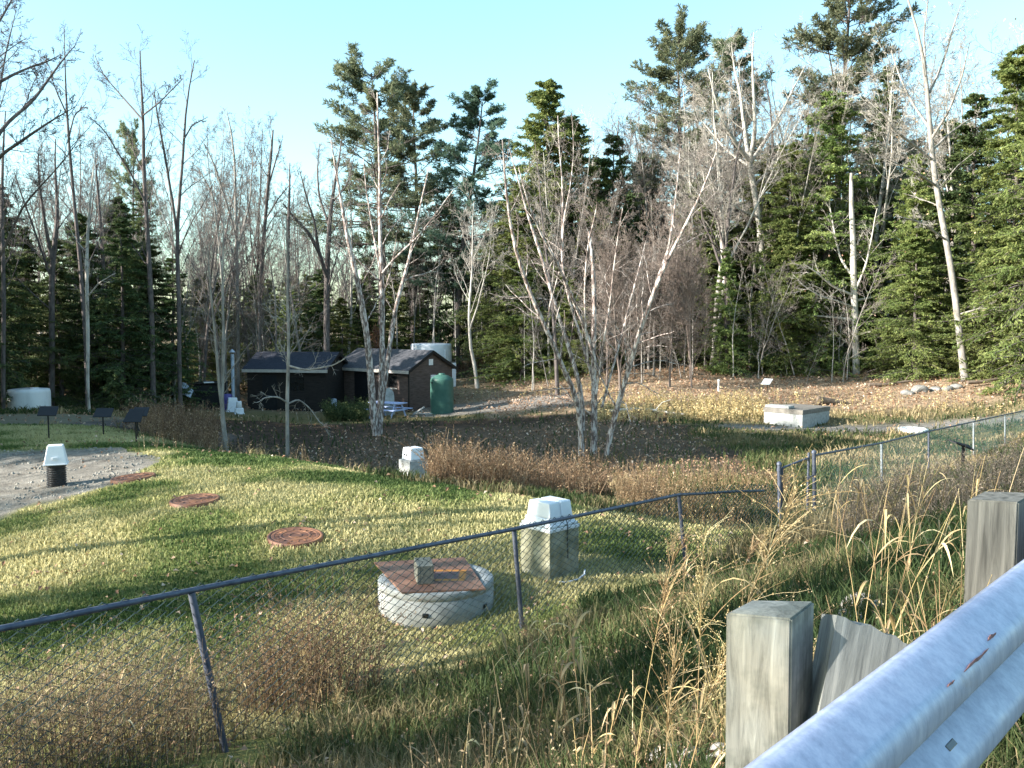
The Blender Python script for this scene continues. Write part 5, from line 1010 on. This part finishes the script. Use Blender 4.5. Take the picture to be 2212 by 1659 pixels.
s2, flat = shed('dark_shed', 705, 896, 46.5, math.radians(8), 4.35, 3.4, 2.25, 3.0, 'shed_dark', 'shingle_blue', 'dark shed with blue-black roof standing in deep shade')
flat('window', 'long', 1.2, 2.0, 1.1, 1.8, 'dark_glass'); flat('dark_doorway', 'long', 2.7, 3.5, 0, 1.9, 'black_paint')
c = W(503, 818, 47); zb_ = h1(c[0], c[1]); sp2 = MB(); tube(sp2, [(c[0], c[1], zb_ - .1), (c[0], c[1], W(503, 765, 47)[2])], .09, 10); lathe(sp2, [(.16, 0), (.16, .02), (.02, .16)], 12, (c[0], c[1], W(503, 765, 47)[2] + .1)); tag(sp2.build('stovepipe', MAT['pale_blue'], smooth=True, loc=(c[0], c[1], zb_)), 'blue-grey stovepipe standing at the left end of the dark shed', 'stovepipe')

# ------------------------------------------------------------------ picnic table and yard clutter
c = G_(838, 897, 43.8); pt = thing('picnic_table', c, 'pale blue wooden picnic table in front of the brown shed', 'picnic table', rz=math.radians(-28))
Lt = 1.85
mb = MB()
for k in range(5): box(mb, (0, -.3 + .15 * k, .745), (Lt, .138, .038), bev=.004)
mb.build('table_top', MAT['table_blue'], pt)
for s_ in (-1, 1):
    mb = MB()
    for k in range(2): box(mb, (0, s_ * (.62 + .14 * k), .44), (Lt, .13, .038), bev=.004)
    mb.build('bench', MAT['table_blue'], pt)
for x_ in (-1, 1):
    for s_ in (-1, 1):
        mb = MB(); box(mb, (x_ * .62, s_ * .46, .35), (.04, .09, .88), bev=.003, M=Matrix.Rotation(s_ * .52, 4, 'X')); mb.build('leg', MAT['table_blue'], pt)
    mb = MB(); box(mb, (x_ * .66, 0, .40), (.038, 1.5, .09), bev=.003); box(mb, (x_ * .66, 0, .70), (.038, .7, .08), bev=.003); mb.build('crossbar', MAT['table_blue'], pt)
    mb = MB(); box(mb, (x_ * .36, 0, .54), (.62, .07, .035), M=Matrix.Rotation(x_ * .62, 4, 'Y')); mb.build('brace', MAT['table_blue'], pt)
c = G_(840, 890, 45.0); mb = MB(); prf = [(-.3, -.1), (.3, -.1)] + [(.3 * math.cos(a), .62 + .3 * math.sin(a)) for a in np.linspace(0, PI, 17)]; hh = W(840, 838, 45)[2] - c[2]; k_ = hh / .92
V = [(x_, -.04, z_ * k_) for x_, z_ in prf] + [(x_, .04, z_ * k_) for x_, z_ in prf]; n_ = len(prf); mb.poly(V, [list(range(n_)), list(range(n_, 2 * n_))[::-1]] + [[k, k + n_, (k + 1) % n_ + n_, (k + 1) % n_] for k in range(n_)])
o = mb.build('round_topped_board', MAT['concrete']); o.location = tuple(c); o.rotation_euler = (math.radians(-6), 0, .35); tag(o, 'grey round-topped board leaning behind the picnic table', 'board')
for k, (px, py, d, rz, s_, lab) in enumerate([(905, 893, 44.6, .6, (.7, .16, .04), 'weathered plank propped up at the shed corner'), (918, 900, 44.2, -.25, (.75, .14, .04), 'pale plank lying flat beside the green tank')]):
    c = G_(px, py, d, .08 if k else .2); mb = MB(); box(mb, (0, 0, 0), s_, bev=.004); box(mb, (.1, 0, -.09 if not k else -.05), (.08, .12, .14 if not k else .06), bev=.003); o = mb.build('plank', MAT['trim']); o.location = tuple(c); o.rotation_euler = (0, -.5 if not k else 0, rz); tag(o, lab, 'plank')
def coverbox(px, py, d, s_, mat, label, name='white_cover', tap=.7, cat='plastic cover'):
    c = G_(px, py, d); mb = MB(); box(mb, (0, 0, .03), (s_[0] * 1.12, s_[1] * 1.12, .06), bev=.01); box(mb, (0, 0, s_[2] / 2), s_, bev=.03, taper=tap); o = mb.build(name, MAT[mat]); o.location = tuple(c); o.rotation_euler = (0, 0, .4); tag(o, label, cat); return o
coverbox(503, 893, 44.6, (.60, .5, .72), 'white_plastic', 'tall white tapered cover at the corner of the dark shed')
coverbox(517, 900, 43.8, (.42, .4, .30), 'white_plastic', 'low white box standing in front of the tall tapered cover', tap=.95, cat='box')
lathe_o = MB(); lathe(lathe_o, [(.11, 0), (.15, .0), (.12, .32), (.10, .34), (.001, .34)], 20); o = lathe_o.build('white_bucket', MAT['white_paint'], smooth=True); c = G_(509, 897, 43.6); o.location = (c[0] - .1, c[1] - .2, c[2] + .28); tag(o, 'upturned white bucket on the low white box', 'bucket')
o.location = (*np.array(G_(517, 900, 43.8))[:2], G_(517, 900, 43.8)[2] + .30)
mb = MB(); lathe(mb, [(.24, 0), (.26, .05), (.25, .3), (.26, .33), (.25, .6), (.26, .8), (.22, .86), (.001, .87)], 24); o = mb.build('barrel', MAT['blue_plastic'], smooth=True); o.location = tuple(G_(491, 893, 45.2)); tag(o, 'purple-blue plastic barrel half hidden behind the forked sapling', 'barrel')
coverbox(717, 893, 47.5, (.5, .4, .6), 'pale_blue', 'pale blue bin in the gap between the two sheds', 'storage_bin', .95, 'bin')
c = G_(716, 830, 49.5); mb = MB(); lathe(mb, [(.25, 0), (.27, .1), (.27, 1.9), (.2, 2.1), (.06, 2.15), (.06, 2.25), (.001, 2.26)], 24); o = mb.build('gas_cylinder', MAT['pale_blue'], smooth=True); o.location = tuple(c); tag(o, 'upright pale cylinder showing between the two sheds', 'gas cylinder')
# crumpled pale tarpaulin and a white sheet of board at the left of the dark shed
c = G_(392, 862, 45); mb = MB(); u = np.linspace(-.5, .5, 22); UX, UY = np.meshgrid(u, u); zz_ = .75 * np.exp(-((UX * 2.1) ** 2 + (UY * 2.2) ** 2) ** 1.3) * (.9 + .5 * UX) + (fbm(UX.ravel() * 3, UY.ravel() * 3, .45) - .5).reshape(UX.shape) * .22
V = np.stack([UX * 1.25, UY * .9, np.maximum(zz_, 0) + .05], -1).reshape(-1, 3); i = (np.arange(21) * 22)[:, None]; j = np.arange(21)[None]; mb.add(V, np.stack([i + j, i + j + 1, i + 23 + j, i + 22 + j], -1).reshape(-1, 4))
o = mb.build('tarpaulin', MAT['pale_blue'], smooth=True); o.location = (c[0], c[1], W(392, 856, 45)[2] - .1); tag(o, 'crumpled pale blue tarpaulin heaped beyond the leafy brambles', 'tarpaulin')
c = G_(455, 880, 46); dk = thing('lean_to', c, 'low dark lean-to with a white board on its roof left of the dark shed', 'lean-to', rz=.2); hh = W(455, 828, 46)[2] - c[2]
mb = MB(); box(mb, (0, 0, hh / 2 - .1), (1.5, 1.2, hh + .1)); mb.build('wall', MAT['black_paint'], dk); mb = MB(); box(mb, (0, 0, hh + .03), (1.7, 1.4, .05), M=Matrix.Translation((0, 0, 0))); mb.build('roof', MAT['shed_dark'], dk); mb = MB(); box(mb, (-.02, -.45, hh + .085), (.5, .35, .04), .3); mb.build('white_board', MAT['white_paint'], dk)
# ------------------------------------------------------------------ concrete vault and ring on the right
c = G_(1733, 921, 37); v = thing('concrete_vault', c, 'rectangular pale concrete vault with a flat lid on the right bank', 'concrete vault', rz=math.radians(45)); hv = W(1733, 886, 37)[2] - c[2]
# local x runs along the right face, local y along the left face
LX, LY = 2.5, 1.78
mb = MB(); box(mb, (LX / 2, LY / 2, (hv - .2) / 2 - .1), (LX, LY, hv - .2 + .2), bev=.012); mb.build('vault_wall', MAT['concrete'], v)
mb = MB(); box(mb, (LX / 2, LY / 2, hv - .10), (LX + .05, LY + .05, .19), bev=.015); MAT['dark_lid'] = M('dark_lid', [(.3, (.12, .105, .09)), (.7, (.23, .21, .18))], 5, .9); mb.build('lid_slab', MAT['dark_lid'], v)
mb = MB(); box(mb, (.30, LY * .68, hv + .055), (.5, 1.12, .11), bev=.02); mb.build('hatch', MAT['concrete'], v)
c = G_(1973, 922, 36.2, .0); rg = thing('concrete_collar', c, 'flat white concrete collar ring lying in the path right of the vault', 'concrete ring')
mb = MB(); lathe(mb, [(.40, -.1), (.58, -.1), (.58, .10), (.56, .12), (.42, .12), (.40, .10), (.40, -.1)], 40, caps=False); mb.build('ring_wall', MAT['white_paint'], rg, True)
mb = MB(); lathe(mb, [(.001, .0), (.395, .0)], 30, caps=False); mb.build('inner_lid', MAT['black_plastic'], rg)
# ------------------------------------------------------------------ rocks and logs
def rock(p, s_, seed, mat, label, group=None):
    bm = bmesh.new(); bmesh.ops.create_icosphere(bm, subdivisions=3, radius=1); rr_ = np.random.default_rng(seed); ph = rr_.uniform(0, 6, (6, 3)); kk = rr_.normal(0, 1.6, (6, 3))
    for v_ in bm.verts:
        n0 = sum(math.sin(kk[k] @ np.array(v_.co) + ph[k, 0]) for k in range(6)) * .09; v_.co *= 1 + n0; v_.co = Vector((v_.co.x * s_[0], v_.co.y * s_[1], v_.co.z * s_[2]))
    o = MB().bm(bm).build('rock', MAT[mat], smooth=False); o.location = tuple(p); o.rotation_euler = (0, 0, seed); tag(o, label, 'rock', group)
rock(G_(1990, 835, 44.5, .05), (.6, .4, .26), 1, 'stone', 'low broad grey boulder in leaf litter under the bright hemlock skirt')
rock(G_(1958, 835, 44.3, .05), (.28, .25, .18), 2, 'stone', 'small grey boulder left of the low broad one')
rock(G_(2172, 826, 44, .04), (.32, .28, .16), 3, 'quartz', 'pale flat stone right of the leaning tree foot')
for k, (px, d) in enumerate([(2045, 44.2), (2022, 44.5), (2062, 44.4)]): rock(G_(px, 832, d, .02), (.33, .26, .17), 10 + k, 'stone', 'tan stone in the row left of the leaning tree foot', 'row of tan stones')
for k, (px, py, d) in enumerate([(1420, 1655, 3.1), (1470, 1640, 3.15), (1530, 1650, 2.95), (1500, 1605, 3.3), (1555, 1600, 3.2), (1450, 1600, 3.45)]): rock(G_(px, py, d, .015), (.055 + .012 * (k % 3), .045, .04), 20 + k, 'quartz', 'pale broken stone in the dead grass below the fence', 'pale stones below the fence')
for k, (px, py, d) in enumerate([(1835, 1315, 5.0), (1862, 1295, 5.3), (1885, 1305, 5.2), (1850, 1330, 4.9), (1910, 1320, 5.0), (1815, 1345, 4.8)]): rock(G_(px, py, d, .03), (.10 + .025 * (k % 3), .09, .085), 40 + k, 'quartz', 'pale rubble stone behind the wooden guardrail post', 'rubble behind the post')
for k, (px, py, d, L_, rz, lab) in enumerate([(1940, 806, 47, 3.2, .1, 'fallen dark log at the wood edge left of the boulders'), (2170, 806, 44.5, 4.2, .2, 'long fallen branch right of the leaning tree foot'), (1395, 866, 40, 3.4, -.1, 'fallen pale branch right of the birch clump'), (1800, 852, 43, 1.6, .3, 'dark half-rotted stump log on the litter bank')]):
    c = G_(px, py, d, .12); mb = MB(); xs = np.linspace(-L_ / 2, L_ / 2, 9); P = np.stack([xs, .08 * np.sin(xs * 2 + k), .10 * np.sin(xs * 1.3 + k)], 1); tube(mb, P, np.linspace(.10, .04, 9) * (1 if k != 3 else 2), 8)
    tube(mb, [P[5], P[5] + np.array([.3, .1, .35]), P[5] + np.array([.7, .1, .5])], [.03, .02, .01], 5); o = mb.build('fallen_log', MAT['log' if k != 2 else 'bark_pale'], smooth=True); o.location = tuple(c); o.rotation_euler = (0, 0, rz); tag(o, lab, 'log')
cl = MB(); x, y, z, r = place_pts(9000, 13, 21, kx=.62, seed=66); zz = zones(x, y, z); k = (zz['sand'] > .5) & (vnoise(x, y, .6) > .42); x, y, z = x[k], y[k], z[k]; n = len(x)
u = norm(r.normal(0, 1, (6, 3))); oct_ = np.array([[1, 0, 0], [0, 1, 0], [-1, 0, 0], [0, -1, 0], [0, 0, 1], [0, 0, -1.]]); sz = r.uniform(.012, .04, n)[:, None, None] * r.uniform(.6, 1.3, (n, 6, 1))
V = np.stack([x, y, z], 1)[:, None] + oct_[None] * sz + r.normal(0, .006, (n, 6, 3)); cl.add(V.reshape(-1, 3), ((np.arange(n) * 6)[:, None, None] + np.array([[0, 1, 4], [1, 2, 4], [2, 3, 4], [3, 0, 4], [1, 0, 5], [2, 1, 5], [3, 2, 5], [0, 3, 5]])[None]).reshape(-1, 3))
MAT['sand_clod'] = M('sand_clod', [(.3, (.18, .165, .14)), (.7, (.33, .305, .265))], 2.5, .95); tag(cl.build('sand_clods', MAT['sand_clod']), kind='stuff')
rr = np.random.default_rng(8)
# evergreen bush by the brown shed, and rust-brown bush on the fence
p = pts_in(40000, 38, 46, lambda px, py, x, y, r: (px > 705) & (px < 792) & (y > 42.2) & (y < 44.6) & (r.random(len(px)) < 1), 31); z0 = p[2].mean()
o = weeds('low_bush', MAT['hemlock'], p, 32, (.5, 1.25), 26, .10, .006, .6, .6, kind=None, loc=(p[0].mean(), p[1].mean(), z0)); tag(o, 'low olive bush beside the brown shed', 'bush')
p = pts_in(30000, 5, 9, lambda px, py, x, y, r: (((x + 1.72) / .62) ** 2 + ((y - 7.35) / .45) ** 2 < 1), 33)
o = weeds('rusty_bush', MAT['rust_weed'], (p[0][:270], p[1][:270], p[2][:270]), 34, (.45, 1.0), 24, .022, .003, .7, 1.0, loc=(-1.72, 7.35, h1(-1.72, 7.35))); tag(o, 'dense rust-brown bush against the chain link fence', 'bush')

# ------------------------------------------------------------------ tall dry grasses close to the eye
def reed_clump(px, py, d, n, h, label, seed, lean=(0, 0), spread=.08, width=.006, seedheads=0, bends=.35, z=None):
    r = np.random.default_rng(seed); p = W(px, py, d); zb_ = h1(p[0], p[1]) if z is None else z; root = thing('dry_grass_clump', (p[0], p[1], zb_), label, 'dry grass')
    for k in range(n):
        st = MB(); a = r.uniform(0, 2 * PI); b0 = np.array([r.normal(0, spread), r.normal(0, spread), -.05]); hh = h * r.uniform(.55, 1.05); L = hh * (np.array(lean) + r.normal(0, .13, 2)); t = np.linspace(0, 1, 9)[:, None]
        P = b0 + np.concatenate([L[None] * t ** 1.5, hh * t], 1); tone = np.clip(r.normal(.55, .2), 0, 1)
        tubes(st, P[None], (width * .45 * (1.1 - .75 * t[:, 0]))[None], 4, [tone]); so_ = st.build('stalk', MAT['straw'], root, tone=True)
        for q_ in range(r.integers(2, 5)):
            bl = MB(); s_ = r.integers(2, 7); o_ = P[s_]; a = r.uniform(0, 2 * PI); ln = h * r.uniform(.18, .45); tt = np.linspace(0, 1, 8)[:, None]; dv = np.array([math.cos(a), math.sin(a)])
            C = o_ + np.concatenate([dv[None] * ln * (tt * .55 + .12 * tt ** 2), ln * (tt * .95 - tt ** 2.2 * r.uniform(.3, 1.5) * bends * 3)], 1)
            w_ = width * r.uniform(.7, 1.25) * np.sin(np.linspace(.5, PI - .03, 8))[:, None]; sdv = np.array([[-dv[1], dv[0], .25]]); V = np.stack([C - sdv * w_, C + np.array([[0, 0, -1.]]) * w_ * .3, C + sdv * w_], 1).reshape(-1, 3)
            i = (np.arange(7) * 3)[:, None]; f_ = np.concatenate([np.stack([i + 0, i + 1, i + 4, i + 3], -1), np.stack([i + 1, i + 2, i + 5, i + 4], -1)]).reshape(-1, 4); bl.add(V, f_, [np.clip(r.normal(.6, .2), 0, 1)]); bl.build('blade', MAT['straw'], so_, tone=True)
        if k < seedheads:
            hd_ = MB(); m_ = 60; tt = .62 + .38 * r.random(m_); ix = tt * 8; i0 = np.minimum(ix.astype(int), 7); fr = (ix - i0)[:, None]; s0 = P[i0] * (1 - fr) + P[i0 + 1] * fr; T = norm(P[-1] - P[-3])
            dr = norm(T[None] * 1.3 + r.normal(0, .55, (m_, 3))); ln = h * r.uniform(.06, .2, m_); B, BR = limb_paths(r, s0, dr, ln, np.full(m_, .0009), 6, .12, -.05, .6); tubes(hd_, B, BR, 3, r.random(m_))
            q_ = np.repeat(np.arange(m_), 9); c = B[q_, r.integers(2, 6, len(q_))] + r.normal(0, .004, (len(q_), 3)); needle_quads(hd_, c, norm(np.repeat(dr, 9, 0) + r.normal(0, .4, c.shape)), norm(r.normal(0, 1, c.shape)), r.uniform(.0045, .008, len(c)), .3, np.clip(r.normal(.6, .18, len(c)), 0, 1)); hd_.build('seed_head', MAT['straw'], so_, tone=True)
reed_clump(1420, 1680, 2.35, 3, 1.10, 'tall switchgrass with feathery seed heads left of the wooden post', 1, (.21, .02), .035, .005, 6, .3)
reed_clump(1475, 1640, 2.9, 3, .95, 'slender grass stems with fine seed heads behind the switchgrass', 2, (.15, .0), .10, .004, 5, .3)
reed_clump(1225, 1640, 4.2, 11, .80, 'upright tan reed clump at the bottom middle of the view', 3, (0, 0), .07, .007, 0, .3)
reed_clump(1110, 1660, 4.1, 12, .36, 'short arching dead grass at the bottom left of the reeds', 4, (.05, 0), .14, .007, 0, .5)
reed_clump(1330, 1670, 3.4, 12, .40, 'curling dead grass blades right of the upright reed clump', 5, (.05, 0), .12, .007, 0, .5)
reed_clump(1150, 1500, 5.6, 5, .95, 'thin reed stems leaning against the middle fence post', 6, (-.05, 0), .06, .006, 1, .3)
reed_clump(1960, 1420, 2.85, 14, .62, 'dense golden reeds just behind the tilted spacer block', 7, (-.05, .0), .12, .006, 0, .35)
reed_clump(2080, 1350, 2.85, 12, .70, 'golden reeds in front of the second guardrail post', 8, (.08, .0), .10, .006, 0, .35)
reed_clump(1890, 1340, 3.6, 7, 1.0, 'tall thin reeds left of the second guardrail post', 9, (.06, .0), .09, .005, 0, .3)
reed_clump(2170, 1240, 3.5, 9, 1.05, 'long bowed reeds behind the second guardrail post', 10, (.10, .0), .12, .005, 0, .4)
reed_clump(1640, 1460, 3.2, 7, .55, 'wispy dead grass behind the square wooden post', 11, (.1, 0), .10, .004, 3, .3)
reed_clump(1950, 1150, 6.5, 16, .95, 'tangled grey reeds on the bank before the right-hand fence', 12, (.08, 0), .45, .006, 0, .45)
reed_clump(2120, 1110, 5.5, 16, .95, 'tangled tan reeds high on the bank at the right edge', 13, (.12, 0), .40, .006, 0, .45)
reed_clump(230, 1580, 6.5, 34, .95, 'pale arching grasses in the weeds left of the leaning fence post', 14, (.16, 0), .55, .006, 0, .5)
reed_clump(690, 1500, 7.0, 9, .7, 'pale grass stems right of the rust-brown bush', 15, (.1, 0), .2, .005, 2, .3)
reed_clump(1560, 1290, 7.5, 6, .7, 'fine seed-topped grass tufts between the fence and the switchgrass', 16, (.12, 0), .35, .005, 4, .3)

# ------------------------------------------------------------------ camera, sky and sun
cam = bpy.data.cameras.new('camera'); co = bpy.data.objects.new('camera', cam); COL.objects.link(co)
co.location = (0, 0, CZ); co.rotation_euler = (PI / 2 - PITCH, 0, 0); cam.sensor_width = 36; cam.lens = 36 * F / 2212; cam.clip_start = .05; cam.clip_end = 3000; scene.camera = co
SUN_AZ = math.atan2(-.948, -.318); EL = math.radians(23)
w = bpy.data.worlds.new('World'); scene.world = w; w.use_nodes = True; nt = w.node_tree; bgn = nt.nodes['Background']
sky = nt.nodes.new('ShaderNodeTexSky'); sky.sky_type = 'NISHITA'; sky.sun_disc = False; sky.sun_elevation = EL; sky.sun_rotation = SUN_AZ; sky.air_density = 1.0; sky.dust_density = 1.0; sky.ozone_density = 1.0; sky.altitude = 100
nt.links.new(mixc(nt, 1.0, sky.outputs[0], (.90, 1.08, 1.0), 'MULTIPLY'), bgn.inputs[0]); bgn.inputs[1].default_value = .13
sl = bpy.data.lights.new('sun', 'SUN'); sl.energy = 5.0; sl.angle = math.radians(.5); sl.color = (1, .955, .88); so = bpy.data.objects.new('sun', sl); COL.objects.link(so)
dirn = Vector((.948 * math.cos(EL), .318 * math.cos(EL), -math.sin(EL))); so.rotation_euler = dirn.to_track_quat('-Z', 'Y').to_euler(); so.location = (-20, -8, 20)
vs = scene.view_settings; vs.view_transform = 'Standard'; vs.look = 'None'; vs.gamma = 1; vs.use_curve_mapping = False; vs.exposure = 1.66
cy = scene.cycles; cy.max_bounces = 5; cy.diffuse_bounces = 2; cy.glossy_bounces = 2; cy.transmission_bounces = 2; cy.transparent_max_bounces = 4; cy.caustics_reflective = False; cy.caustics_refractive = False
